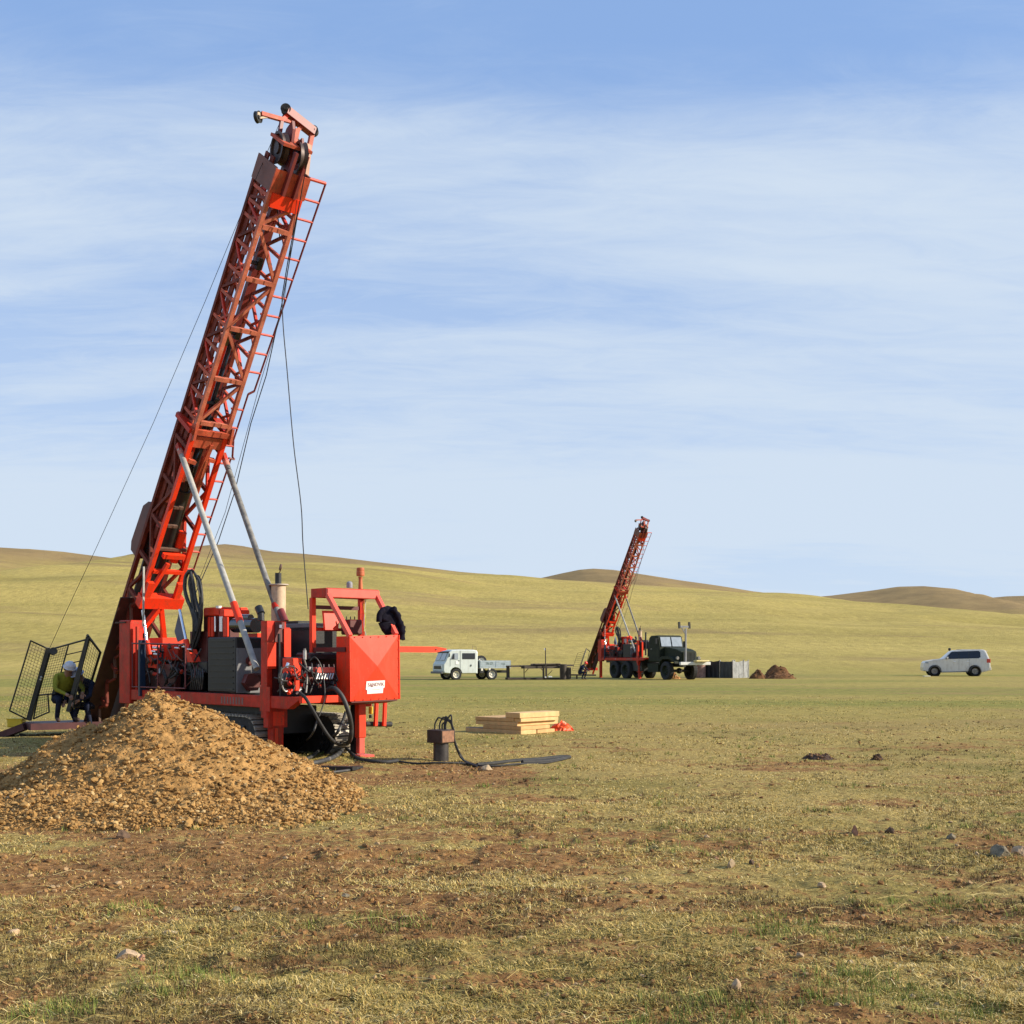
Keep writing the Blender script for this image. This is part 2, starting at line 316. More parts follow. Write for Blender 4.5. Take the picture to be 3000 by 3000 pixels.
def ground_material():
    m = bpy.data.materials.new('steppe_ground'); m.use_nodes = True; n, l = m.node_tree.nodes, m.node_tree.links
    b = n['Principled BSDF']; b.inputs['Roughness'].default_value = 0.95; b.inputs['Specular IOR Level'].default_value = 0.15
    g = n.new('ShaderNodeNewGeometry'); P = g.outputs['Position']
    sp = n.new('ShaderNodeSeparateXYZ'); l.new(P, sp.inputs[0])
    def nz(sc, det=5, ro=0.6, st=(1,1,1), dist=0.0, w=0):
        mp = n.new('ShaderNodeMapping'); mp.inputs['Scale'].default_value = st; mp.inputs['Location'].default_value = (w, w*1.7, 0); l.new(P, mp.inputs[0])
        q = n.new('ShaderNodeTexNoise'); q.inputs['Scale'].default_value = sc; q.inputs['Detail'].default_value = det; q.inputs['Roughness'].default_value = ro; q.inputs['Distortion'].default_value = dist
        l.new(mp.outputs[0], q.inputs['Vector']); return q.outputs['Fac']
    def mm(op, a, b=None, cl=False): return M_(n, l, op, a, b, cl)
    def mr(v, a, b_, c=0.0, d=1.0, sm=True):
        q = n.new('ShaderNodeMapRange'); q.interpolation_type = 'SMOOTHSTEP' if sm else 'LINEAR'
        for k, x in (('From Min', a), ('From Max', b_), ('To Min', c), ('To Max', d)): q.inputs[k].default_value = x
        l.new(v, q.inputs[0]); return q.outputs[0]
    def mixc(f, a, b_):
        q = n.new('ShaderNodeMix'); q.data_type = 'RGBA'
        if isinstance(f, float): q.inputs[0].default_value = f
        else: l.new(f, q.inputs[0])
        for i, x in ((6, a), (7, b_)):
            if isinstance(x, tuple): q.inputs[i].default_value = (*x, 1)
            else: l.new(x, q.inputs[i])
        return q.outputs[2]
    # the fine sward: dry straw, olive and grey-green
    fine = ramp(n, l, nz(26, 6, 0.75), [(0.28, (0.060,0.038,0.013)), (0.42, (0.235,0.165,0.052)), (0.53, (0.42,0.305,0.095)), (0.66, (0.62,0.47,0.17))])
    green = ramp(n, l, nz(19, 6, 0.72, w=5), [(0.3, (0.060,0.050,0.014)), (0.5, (0.215,0.175,0.045)), (0.66, (0.40,0.32,0.090))])
    soil = ramp(n, l, nz(13, 7, 0.7, w=9), [(0.28, (0.060,0.027,0.010)), (0.46, (0.235,0.115,0.040)), (0.66, (0.42,0.235,0.088))])
    gmask = mr(nz(0.30, 5, 0.6, w=2), 0.46, 0.64)
    sward = mixc(mm('MULTIPLY', gmask, 0.75), fine, green)
    yy = sp.outputs['Y']
    at = n.new('ShaderNodeAttribute'); at.attribute_name = 'tint'
    bare = mr(mm('ADD', at.outputs['Fac'], mm('MULTIPLY', mm('SUBTRACT', nz(6.5, 6, 0.75, w=3), 0.5), 2.2)), 0.22, 0.66)
    near = mixc(bare, sward, soil)
    # mid distance: thin grass seen flat, greener around the parked vehicles
    mid = ramp(n, l, nz(2.2, 8, 0.88, (1,0.45,1), w=7), [(0.28, (0.13,0.105,0.028)), (0.44, (0.290,0.230,0.058)), (0.58, (0.39,0.305,0.08)), (0.72, (0.48,0.37,0.12))])
    midgreen = ramp(n, l, nz(1.8, 8, 0.85, (1,0.4,1), w=11), [(0.3, (0.11,0.115,0.024)), (0.5, (0.235,0.220,0.046)), (0.72, (0.36,0.30,0.07))])
    mid = mixc(mr(nz(0.045, 4, 0.55, (0.6,1.8,1), w=13), 0.40, 0.58), mid, midgreen)
    mid = mixc(mm('MULTIPLY', mr(nz(0.11, 6, 0.7, (0.5,1.6,1), 0.5, w=61), 0.52, 0.62), 0.55), mid, (0.30,0.185,0.080))
    mid = mixc(mm('MULTIPLY', mr(nz(3.5, 6, 0.85, (1,0.3,1), w=67), 0.50, 0.68), 0.6), mid, (0.075,0.065,0.022))
    col = mixc(mr(yy, 15, 42), near, mid)
    # the hills: ochre-green steppe, browner stony crests
    hill = ramp(n, l, nz(0.012, 8, 0.68, (0.6,1.3,1), 0.6, w=17), [(0.30, (0.28,0.215,0.060)), (0.45, (0.375,0.295,0.080)), (0.56, (0.450,0.345,0.102)), (0.70, (0.335,0.285,0.072))])
    grain = mr(nz(0.9, 8, 0.9, (1,0.25,1), w=19), 0.3, 0.7, 0.62, 1.32, False)
    q = n.new('ShaderNodeVectorMath'); q.operation = 'SCALE'; l.new(hill, q.inputs[0]); l.new(grain, q.inputs['Scale']); hill = q.outputs[0]
    brown = ramp(n, l, nz(0.035, 6, 0.7, w=23), [(0.3, (0.190,0.130,0.060)), (0.6, (0.285,0.195,0.085)), (0.8, (0.33,0.25,0.10))])
    zz_ = sp.outputs['Z']; crest = mr(mm('ADD', zz_, mm('MULTIPLY', nz(0.02, 5, 0.6, w=29), 34)), 44, 60)
    crest2 = mm('MULTIPLY', mr(yy, 540, 640), mr(mm('ADD', zz_, mm('MULTIPLY', nz(0.02, 5, 0.6, w=31), 20)), 46, 62))
    crest3 = mm('MULTIPLY', mr(yy, 950, 1100), 0.9)
    hill = mixc(mm('MULTIPLY', mm('MAXIMUM', crest, mm('MAXIMUM', crest2, crest3)), 0.95), hill, brown)
    patch = mm('MULTIPLY', mr(nz(0.016, 5, 0.65, (0.5,1.6,1), 0.4, w=37), 0.53, 0.64), 0.6)
    hill = mixc(patch, hill, brown)
    col = mixc(mr(yy, 88, 128), col, hill)
    l.new(col, b.inputs['Base Color'])
    bp = n.new('ShaderNodeBump'); bp.inputs['Strength'].default_value = 0.9; bp.inputs['Distance'].default_value = 0.06
    hh = mm('ADD', mm('MULTIPLY', nz(9, 7, 0.7, w=41), 0.9), mm('MULTIPLY', nz(38, 6, 0.8, w=47), 0.35))
    l.new(mm('MULTIPLY', hh, mr(yy, 20, 90, 1.0, 0.15)), bp.inputs['Height'])
    bp2 = n.new('ShaderNodeBump'); bp2.inputs['Strength'].default_value = 0.5; bp2.inputs['Distance'].default_value = 1.2
    l.new(mm('MULTIPLY', nz(0.25, 8, 0.8, w=51), mr(yy, 60, 200)), bp2.inputs['Height']); l.new(bp.outputs[0], bp2.inputs['Normal'])
    l.new(bp2.outputs[0], b.inputs['Normal'])
    return m
GROUND = ground_material()
tag(npmesh('ground', v, fq, [GROUND], attr=bareness(X, Y).ravel()), kind='structure')

# ---------------------------------------------------------------- the spoil heap
def tint_mat(name, stops, rough=0.95, attr='tint', trans=0.0):
    m = bpy.data.materials.new(name); m.use_nodes = True; n, l = m.node_tree.nodes, m.node_tree.links
    b = n['Principled BSDF']; b.inputs['Roughness'].default_value = rough; b.inputs['Specular IOR Level'].default_value = 0.15
    a = n.new('ShaderNodeAttribute'); a.attribute_name = attr
    c = ramp(n, l, a.outputs['Fac'], stops); l.new(c, b.inputs['Base Color']); return m
SPOIL = tint_mat('spoil_clods', [(0.0, (0.18,0.095,0.032)), (0.35, (0.33,0.185,0.062)), (0.75, (0.43,0.255,0.092)), (0.93, (0.48,0.33,0.15)), (1.0, (0.66,0.58,0.44))])
SPOILB = mat('spoil_earth', (0.33,0.185,0.065), 0.98, var=0.3, vscale=9, col2=(0.42,0.25,0.095), bump=0.9, bscale=28, spec=0.1)
DIRT = tint_mat('dark_soil_clods', [(0.0, (0.07,0.035,0.02)), (0.5, (0.16,0.085,0.045)), (1.0, (0.24,0.14,0.07))])
ico_v = []; t_ = (1+5**.5)/2
for s1 in (-1,1):
    for s2 in (-1,1): ico_v += [(0,s1,s2*t_),(s1,s2*t_,0),(s2*t_,0,s1)]
ico_v = np.array(ico_v)/math.hypot(1, t_)
ico_f = []
dd = np.linalg.norm(ico_v[:,None]-ico_v[None], axis=2); e_ = np.min(dd[dd > 0.1])*1.05
for a_ in range(12):
    for b_ in range(a_+1, 12):
        for c_ in range(b_+1, 12):
            if dd[a_,b_] < e_ and dd[b_,c_] < e_ and dd[a_,c_] < e_:
                nn = np.cross(ico_v[b_]-ico_v[a_], ico_v[c_]-ico_v[a_]); ico_f.append((a_,b_,c_) if nn.dot(ico_v[a_]) > 0 else (a_,c_,b_))
ico_f = np.array(ico_f)
def clods(name, pts, size, mats, parent=None, tint=None, flat=0.7, jag=0.28):
    """one mesh of many irregular lumps"""
    n = len(pts); k = len(ico_v)
    V = np.repeat(ico_v[None], n, 0)*(1+rng.uniform(-jag, jag, (n, k, 1)))
    V = V*rng.uniform(0.6, 1.25, (n, 1, 3)); V[:, :, 2] *= flat
    a = rng.uniform(0, 6.28, n); c, s = np.cos(a), np.sin(a); x = V[:,:,0]*c[:,None]-V[:,:,1]*s[:,None]; y = V[:,:,0]*s[:,None]+V[:,:,1]*c[:,None]
    V = np.stack([x, y, V[:,:,2]], -1)*np.asarray(size)[:,None,None]+np.asarray(pts)[:,None,:]
    Fc = (ico_f[None]+(np.arange(n)*k)[:,None,None]).reshape(-1, 3)
    tt = np.repeat(rng.random(n) if tint is None else tint, k)
    o = npmesh(name, V.reshape(-1, 3), Fc, mats, smooth=False, attr=tt)
    if parent: o.parent = parent
    return o
HX, HY = -3.95, 13.75
def heap(X, Y):
    """height of the big spoil heap: a cone with a spread foot and a low tongue to the right"""
    dx = X-HX; dy = Y-HY; an = np.arctan2(dy, dx)
    R0 = 1.95+0.28*np.cos(an-0.2)+0.12*np.sin(3*an+1)+0.35*np.clip(-np.cos(an), 0, 1)
    d = np.hypot(dx/1.0, dy/1.0)/R0
    h = 1.36*(1-np.clip(d, 0, 1)**0.92)
    h = h-0.12*np.clip(1-np.hypot(dx, dy)/0.6, 0, 1)
    sh = 0.86*np.clip(1-np.hypot((X-HX+0.75)/1.5, (Y-HY)/1.3), 0, 1)
    h = np.maximum(h, sh*1.05)
    tg = 0.20*np.clip(1-np.hypot((X+2.55)/1.10, (Y-12.75)/0.45), 0, 1)**0.7
    tg2 = 0.30*np.clip(1-np.hypot((X+4.3)/2.6, (Y-12.2)/0.9), 0, 1)**0.8
    h = np.maximum(h, np.maximum(tg, tg2))
    return h+np.clip(h*4, 0, 1)*(fbm(X/0.5, Y/0.5, 4, 61)*0.16+fbm(X/0.13, Y/0.13, 4, 66, 0.75)*0.095)
gx, gy = np.meshgrid(np.linspace(-8.2, -0.7, 460), np.linspace(10.6, 16.8, 360)); gz = heap(gx, gy)
hv = np.stack([gx, gy, gz-0.03+terrain(gx, gy)*0.6], -1).reshape(-1, 3); w_ = gx.shape[1]; h_ = gx.shape[0]
i, j = np.meshgrid(np.arange(h_-1), np.arange(w_-1), indexing='ij')
hf = np.stack([i*w_+j, i*w_+j+1, (i+1)*w_+j+1, (i+1)*w_+j], -1).reshape(-1, 4)
zf = gz.reshape(-1); hf = hf[(zf[hf].max(1) > 0.006)]
used = np.unique(hf); rm = -np.ones(len(hv), int); rm[used] = np.arange(len(used))
hp = npmesh('spoil_heap', hv[used], rm[hf], [SPOILB])
tag(hp, 'big ochre heap of loose earth and stones in front of the red drill rig', 'dirt heap')
n = 110000; qx = rng.uniform(-8.2, -0.7, n); qy = rng.uniform(10.6, 16.2, n); qh = heap(qx, qy)
foot = np.clip(1-np.abs(qh-0.06)/0.3, 0, 1)
keep = (qh > 0.008) & (rng.random(n) < 0.45+0.3*foot); qx, qy, qh = qx[keep], qy[keep], qh[keep]; n = len(qx)
sz = 0.005+0.028*rng.random(n)**7+0.011*np.clip(1-qh/0.5, 0, 1)*rng.random(n)**3
tg = np.clip(rng.normal(0.48, 0.26, n), 0, 0.93); tg[(rng.random(n) < 0.006) & (sz < 0.014)] = 1.0
m_ = 1500; ex = np.concatenate([rng.normal(-2.25, 0.45, m_//2), rng.uniform(-7.5, -2.0, m_//2)]); ey = np.concatenate([rng.normal(12.75, 0.30, m_//2), 11.75+rng.normal(0, 0.22, m_//2)])
ok_ = (heap(ex, ey) < 0.02); ex, ey = ex[ok_], ey[ok_]; es = 0.006+0.028*rng.random(len(ex))**3
qx, qy = np.concatenate([qx, ex]), np.concatenate([qy, ey]); zq = np.concatenate([qh-0.02+sz*0.35, terrain(ex, ey)+es*0.3]); sz = np.concatenate([sz, es]); tg = np.concatenate([tg, rng.uniform(0.1, 0.8, len(ex))])
tag(clods('clod', np.stack([qx, qy, zq], -1), sz, [SPOIL], hp, tg, 0.75, 0.38), kind='stuff')
n = 60; qx = rng.uniform(-7.5, -1.2, n*8); qy = rng.uniform(10.9, 14.5, n*8); qh = heap(qx, qy); k_ = qh > 0.03; qx, qy, qh = qx[k_][:n*2], qy[k_][:n*2], qh[k_][:n*2]
SZ = rng.uniform(0.018, 0.040, len(qx)); shp = [clods('stone', np.zeros((1,3)), np.array([1.0]), [SPOIL], None, np.array([t]), 0.65, 0.22) for t in (0.45, 0.7, 0.88, 0.3)]
for i_, (x, y, h, s_) in enumerate(zip(qx, qy, qh, SZ)):
    o = shp[i_ % 4] if i_ < 4 else bpy.data.objects.new('stone', shp[i_ % 4].data)
    if i_ >= 4: COL.objects.link(o)
    o.parent = hp; o.location = (x, y, h); o.scale = (s_*1.2, s_, s_); o.rotation_euler = (random.uniform(-.4,.4), random.uniform(-.4,.4), random.uniform(0,6.3))
# ================================================================ the red drill rig in front
PHI = math.radians(48)
NR = Frame(-3.83, 19.14, PHI)
B, Aq = NR.b, NR.a
rig = empty('drill_rig', NR.O, NR.rz, 'big red crawler drill rig with its lattice mast leaning right behind the ochre heap', 'drill rig')
T3 = Vector((0.5872, 0, 0.8094)); BK = Vector((-0.8094, 0, 0.5872)); M0 = Vector((-7.24, 0.45, 0)); DEP = 0.60
def mw(s): return 0.68-0.0163*(s-3.7)
def F(s, d, w):
    """a point of the mast: s along it, d back from the front face, w across in shares of its width"""
    return M0+T3*s+BK*d+Vector((0, w*mw(s), 0))
def proj(p):
    q = NR.O+NR.u*p.x+NR.v*p.y; return 1500+q.x*F_PX/q.y, HOR-(p.z-EYE)*F_PX/q.y
def sM(py, d=0, w=0):
    lo, hi = 0.0, 14.0
    for _ in range(40):
        m = (lo+hi)/2
        if proj(F(m, d, w))[1] > py: lo = m
        else: hi = m
    return lo
shared = []                                    # the parts that the rig on the far truck has too
def part(mb, name, m, parent=None, share=True, **k):
    o = mb.build(name, m, parent or rig)
    if share and parent is None: shared.append(o)
    return tag(o, **k)
mast = part(MB().beam(F(12.02,0.05,0.5), F(12.02,DEP-0.05,0.5), mw(12)*0.98, 0.05, T3), 'mast', ORG)
S_TOP, S_COL = sM(497), sM(1250)
CH = 0.072
MAST_SHADE = mat('shade_maroon_mast_paint', (0.15, 0.030, 0.018), 0.6, var=0.3, vscale=5, col2=(0.26, 0.07, 0.04), spec=0.2)  # mast paint darkened in its colour to stand for the shaded side and back
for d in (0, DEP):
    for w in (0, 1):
        mb = MB(); mb.beam(F(S_COL-0.1, d, w), F(S_TOP, d, w), CH, CH, (0,1,0)); part(mb, 'upper_chord', MAST_SHADE if d else FADED, mast)
        mb = MB(); mb.beam(F(0.15 if d else 3.3, d+0.0, w-0.02), F(S_COL-0.09, d, w-0.02), CH*1.12, CH*1.12, (0,1,0)); part(mb, 'lower_chord', MAST_SHADE if d else FRESH, mast)
def bar(name, p, q, w, m, h=None, parent=mast, up=(0,1,0)):
    return part(MB().beam(p, q, w, h or w, up), name, m, parent)
lev = [sM(p) for p in (661, 813, 959, 1106, 1236)]
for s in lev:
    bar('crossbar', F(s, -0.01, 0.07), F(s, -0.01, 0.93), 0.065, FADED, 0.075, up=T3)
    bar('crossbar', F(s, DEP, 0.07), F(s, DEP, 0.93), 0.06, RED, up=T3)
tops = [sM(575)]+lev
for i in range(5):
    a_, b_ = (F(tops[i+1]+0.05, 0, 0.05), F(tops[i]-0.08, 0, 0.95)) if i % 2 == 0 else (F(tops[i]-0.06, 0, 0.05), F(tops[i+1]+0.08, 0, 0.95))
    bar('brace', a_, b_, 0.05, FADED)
    bar('brace', F(tops[i+1], DEP, 0.95), F(tops[i], DEP, 0.05), 0.032, MAST_SHADE)
half = [tops[0]]
for i in range(5): half += [(tops[i]+tops[i+1])/2, tops[i+1]]
for w in (0, 1):
    for i in range(len(half)):
        s = half[i]; bar('side_bar', F(s, 0.04, w), F(s, DEP-0.04, w), 0.055, ORG, 0.05)
        if i:
            s0 = half[i-1]
            if i % 2: bar('side_brace', F(s0-0.04, 0.04, w), F(s+0.04, DEP-0.04, w), 0.046, MAST_SHADE)
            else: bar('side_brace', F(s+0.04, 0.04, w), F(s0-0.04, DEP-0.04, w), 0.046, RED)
            bar('side_brace', F(s+(s0-s)*0.5, 0.04, w), F(s+(s0-s)*(0.95 if i % 2 else 0.05), DEP*0.5, w), 0.036, ORG)
# inner mast guide, feed cylinder, hoses inside
for d_, w_i in ((DEP*0.80, 0.04), (DEP*0.50, 0.05)):
    part(MB().beam(F(4.5, d_, w_i), F(11.75, d_, w_i), 0.12, 0.03, (0,1,0)), 'guide_rail', MAST_SHADE, mast)
for k_, s in enumerate(np.linspace(4.9, 11.3, 13)):
    part(MB().beam(F(s-0.14, DEP*0.4, 0.02), F(s+0.10, DEP*0.55, 0.10), 0.16, 0.025, (0,1,0)), 'guide_gusset', ORG if k_ % 3 else RED, mast)
part(MB().beam(F(4.5, DEP*0.85, 0.72), F(11.7, DEP*0.85, 0.76), 0.10, 0.10, (0,1,0)), 'guide_rail', mat('maroon_paint', (0.16,0.022,0.02), 0.5, var=0.2), mast)
part(MB().beam(F(4.2, DEP*0.9, 0.25), F(9.6, DEP*0.9, 0.25), 0.05, 0.05, (0,1,0)), 'guide_rail', MATS['maroon_paint'], mast)
part(MB().cyl(F(3.6, DEP*0.45, 0.52), F(8.55, DEP*0.45, 0.50), 0.040, 12), 'feed_cylinder', mat('dark_blue_steel', (0.012,0.03,0.06), 0.35, var=0.2), mast)
part(MB().cyl(F(6.3, DEP*0.4, 0.30), F(8.6, DEP*0.4, 0.30), 0.052, 12), 'feed_cylinder', FRESH, mast)
part(MB().beam(F(8.5, DEP*0.35, 0.22), F(8.8, DEP*0.35, 0.22), 0.12, 0.12, (0,1,0)), 'cylinder_head', mat('olive_steel', (0.10,0.09,0.03), 0.5), mast)
for py_, w_i in ((775, 0.45), (982, 0.38), (1190, 0.42)):
    s = sM(py_); mb = MB(); mb.beam(F(s, 0.2, 0.12), F(s, 0.2, 0.5), 0.055, 0.055); mb.beam(F(s-0.1, 0.2, 0.55), F(s+0.1, 0.2, 0.55), 0.09, 0.09); part(mb, 'rod_clamp', BLACK, mast)
# collar between the upper and the lower mast
sc = sM(1262)
for d_, t in ((-0.03, 0.10), (DEP+0.02, 0.07)):
    bar('collar_beam', F(sc, d_, -0.12), F(sc, d_, 1.10), 0.07, ORG, t, up=T3)
bar('collar_plate', F(sc-0.20, 0.0, 0.02), F(sc-0.20, 0.0, 0.98), 0.05, ORG, 0.22, up=T3)
for w in (-0.07, 1.07):
    bar('collar_beam', F(sc, -0.03, w), F(sc, DEP, w), 0.08, RED, 0.16)
    part(MB().prism([F(sc+0.16,-0.06,w), F(sc-0.14,-0.12,w), F(sc-0.20,0.02,w), F(sc+0.10,0.08,w)], (0,0.05,0)), 'collar_lug', ORG, mast)
bar('brace', F(sc-0.22, -0.02, 0.62), F(sc-1.15, 0.02, 0.50), 0.07, ORG)
# lower mast: side lattice, guides and the drill head
ls = [s for s in np.linspace(0.7, S_COL-0.45, 8)]
for w in (0, 1):
    for i, s in enumerate(ls):
        bar('side_bar', F(s, 0.04, w-0.02), F(s, DEP-0.03, w-0.02), 0.07, MAST_SHADE, 0.06)
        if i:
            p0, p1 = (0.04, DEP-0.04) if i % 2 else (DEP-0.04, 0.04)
            bar('side_brace', F(ls[i-1], p0, w-0.02), F(s, p1, w-0.02), 0.055, RED if w else MAST_SHADE)
bar('guide_plate', F(sc-1.05, 0.10, 0.15), F(sc-0.42, 0.10, 0.15), 0.16, ORG, 0.05)
bar('guide_plate', F(sc-1.30, 0.05, 0.62), F(sc-0.55, 0.05, 0.62), 0.20, ORG, 0.06)
bar('crossbar', F(sc-0.58, 0.0, 0.05), F(sc-0.62, 0.0, 0.30), 0.09, ORG, 0.07, up=T3); bar('crossbar', F(sc-0.52, 0.0, 0.58), F(sc-0.54, 0.0, 0.86), 0.09, ORG, 0.07, up=T3)
bar('drill_head', F(3.9, DEP*0.75, 0.5), F(7.1, DEP*0.75, 0.5), 0.40, BLACK, 0.16)
part(MB().cyl(F(4.3, 0.22, 0.42), F(5.6, 0.22, 0.40), 0.14, 18).cyl(F(5.6, 0.22, 0.40), F(6.1, 0.22, 0.40), 0.10, 16, 0.07).cyl(F(3.7, 0.22, 0.42), F(4.3, 0.22, 0.42), 0.08, 12), 'rotation_motor', BLACK, mast)
part(MB().beam(F(2.4, DEP*0.9, 0.5), F(7.3, DEP*0.9, 0.5), 0.5, 0.05), 'slide_plate', BLACK, mast)
part(MB().cyl(F(4.1, 0.12, 0.70), F(4.75, 0.12, 0.70), 0.075, 16), 'rotation_motor', FRESH, mast)
for s in (4.4, 4.9, 5.3, 5.9):
    bar('crossbar', F(s, 0.06, 0.1), F(s, 0.06, 0.42 if s > 4.5 else 0.9), 0.06, RUST, 0.05, up=T3)
# drill head guard standing out behind the mast
g0, g1 = sM(1640, DEP), sM(1500, DEP)
mb = MB(); gp = [F(g0, DEP+0.05, 0), F(g0, DEP+0.36, 0), F(g0+0.15, DEP+0.44, 0), F(g1-0.10, DEP+0.40, 0), F(g1+0.08, DEP+0.25, 0), F(g1+0.10, DEP+0.05, 0)]
mb.prism(gp, (0, 0.55, 0)); part(mb, 'head_guard', mat('maroon_guard', (0.10,0.018,0.014), 0.5, var=0.2), mast)
# mast foot
bar('foot_beam', F(3.3, -0.05, -0.12), F(3.3, -0.05, 1.15), 0.20, FRESH, 0.24, up=T3)
for w in (0.03, 0.92): bar('foot_lug', F(3.3, -0.10, w), F(3.75, -0.10, w), 0.09, FRESH, 0.12)
bar('foot_brace', F(3.2, -0.1, 0.52), F(2.25, -0.1, -0.05), 0.11, FRESH, 0.08); bar('foot_brace', F(3.2, -0.1, 0.55), F(2.35, -0.1, 1.0), 0.11, FRESH, 0.08)
bar('foot_brace', F(3.45, -0.05, 0.12), F(4.15, -0.05, 0.40), 0.07, FRESH); bar('crossbar', F(4.3, -0.02, 0.2), F(4.3, -0.02, 0.85), 0.09, FRESH, 0.09, up=T3); bar('crossbar', F(3.95, -0.02, 0.05), F(3.95, -0.02, 0.95), 0.07, FRESH, 0.07, up=T3)
part(MB().cyl(F(1.95, -0.2, -0.05), F(1.95, -0.2, 1.0), 0.17, 20), 'winch_drum', FRESH, mast)
bar('front_plate', F(0.0, 0.30, 0.02), F(3.1, 0.34, 0.02), 0.03, mat('dark_rust_plate', (0.045,0.016,0.011), 0.7, var=0.3), 0.52)
bar('front_plate', F(0.0, 0.30, 0.5), F(3.2, 0.40, 0.5), mw(2)*0.9, MATS['dark_rust_plate'], 0.05)
for k_ in range(5):
    s0 = 0.15+k_*0.62
    bar('foot_lattice', F(s0, 0.05, -0.01), F(s0+0.6, DEP-0.05, -0.01), 0.045, MAST_SHADE if k_ % 2 else RUST); bar('foot_lattice', F(s0+0.6, 0.05, -0.01), F(s0, DEP-0.05, -0.01), 0.04, MAST_SHADE)
# crown
s_c = S_TOP
part(MB().beam(F(sM(548), -0.03, -0.1), F(s_c+0.02, -0.03, -0.1), 0.0, 0.0) if False else MB().prism([F(sM(560), -0.05, -0.08), F(s_c+0.02, -0.05, -0.08), F(s_c+0.02, -0.05, 1.1), F(sM(560), -0.05, 1.1)], BK*0.03), 'crown_plate', ORG, mast)
part(MB().prism([F(s_c-0.36, -0.02, -0.07), F(s_c+0.04, -0.02, -0.07), F(s_c+0.04, DEP+0.06, -0.07), F(s_c-0.36, DEP+0.06, -0.07)], (0,0.03,0)), 'crown_plate', mat('dusty_maroon', (0.17,0.07,0.05), 0.6, var=0.15), mast)
part(MB().prism([F(s_c-0.36, -0.02, 1.05), F(s_c+0.04, -0.02, 1.05), F(s_c+0.04, DEP+0.06, 1.05), F(s_c-0.36, DEP+0.06, 1.05)], (0,0.03,0)), 'crown_plate', MATS['dusty_maroon'], mast)
part(MB().prism([F(sM(600), -0.085, 0.04), F(sM(560), -0.085, 0.04), F(sM(560), -0.085, 1.0), F(sM(600), -0.085, 1.0)], BK*0.05), 'crown_band', FRESH, mast)
for w in (0.25, 0.62): bar('sheave_bracket', F(s_c-0.35, -0.11, w+0.05), F(s_c+0.35, -0.06, w+0.12), 0.08, MATS['maroon_paint'], 0.05)
def sheave(c, ax, r, t, parent=mast, m=None):
    mb = MB(); ax = Vector(ax).normalized()
    mb.lathe([(0.0, -t/2), (r*0.35, -t/2), (r*0.38, -t*0.25), (r*0.8, -t*0.25), (r*0.83, -t/2), (r, -t/2), (r*0.9, 0), (r, t/2), (r*0.83, t/2), (r*0.8, t*0.25), (r*0.38, t*0.25), (r*0.35, t/2), (0, t/2)], c, ax, 28)
    return part(mb, 'sheave', m or mat('sheave_steel', (0.055,0.035,0.03), 0.5, metal=0.3, var=0.4, col2=(0.16,0.07,0.05)), parent)
c1 = F(s_c+0.26, DEP*0.60, 0.24); c2 = F(s_c+0.26, DEP*0.20, 0.72)
sheave(c1, (0.12,1,0), 0.26, 0.12); sheave(c2, (0.25,1,0), 0.25, 0.12)
part(MB().prism([F(s_c, 0.1, 0.45), F(s_c+0.62, 0.32, 0.42), F(s_c+0.72, 0.42, 0.42), F(s_c+0.55, 0.55, 0.45), F(s_c, 0.58, 0.45)], (0,0.05,0)), 'crown_cheek', MATS['maroon_paint'], mast)
part(MB().prism([F(s_c, 0.02, 0.68), F(s_c+0.45, 0.10, 0.66), F(s_c+0.55, 0.2, 0.66), F(s_c+0.2, 0.5, 0.68), F(s_c, 0.52, 0.68)], (0,0.04,0)), 'crown_cheek', MATS['maroon_paint'], mast)
# head frame, in the plane across the mast through the sheaves; placed from the picture at the sheaves' depth
ac = c1.x
H = lambda px, py, da=0: Aq(px, py, ac+da)
tb0, tb1 = H(838, 316), H(918, 379)
bar('head_beam', tb0+Vector((0,0,-0.05)), tb1+Vector((0,0,-0.05)), 0.13, mat('maroon_beam', (0.20,0.018,0.016), 0.45, var=0.2), 0.15, up=(1,0,0))
for p in (tb0, tb1):
    part(MB().lathe([(0,-0.07),(0.03,-0.07),(0.035,-0.04),(0.085,-0.04),(0.07,0),(0.085,0.05),(0.035,0.05),(0.03,0.08),(0,0.08)], p+Vector((0,0.0,-0.03)), (0.75,-0.6,0), 20), 'roller', RUBBER, mast)
bar('head_post', H(854,328), H(826,352), 0.06, FRESH); bar('head_post', H(826,350), H(818,400), 0.055, MATS['maroon_beam'])
bar('head_post', H(893,362), H(868,385), 0.055, ORG); bar('head_post', H(870,380), H(858,440), 0.075, ORG)
bar('head_post', H(864,350,-0.1), H(852,415,-0.1), 0.05, WHITE if False else ORG)
bar('head_post', H(914,392), H(900,460), 0.07, ORG); bar('head_post', H(903,425), H(893,520), 0.09, mat('pale_worn_paint', (0.46,0.24,0.15), 0.6, var=0.15))
bar('head_arm', H(826,350), H(765,333), 0.065, ORG); bar('head_arm', H(815,398), H(822,408), 0.06, TAN)
bar('head_arm', H(818,402), H(854,430), 0.03, ORG); bar('head_arm', H(832,352), H(862,360), 0.05, ORG)
HEADP = H(756,343); sheave(HEADP, (0.9,0.5,0), 0.095, 0.06, m=BLACK)
part(MB().beam(H(748,333), H(760,336), 0.06, 0.05).beam(H(760,346), H(784,343), 0.03, 0.03), 'sheave_bracket', TAN, mast)
part(MB().tube(spline([H(842,388), H(856,393), H(872,406), H(885,424)], 5), 0.013, 6), 'crown_hose', HOSE, mast)
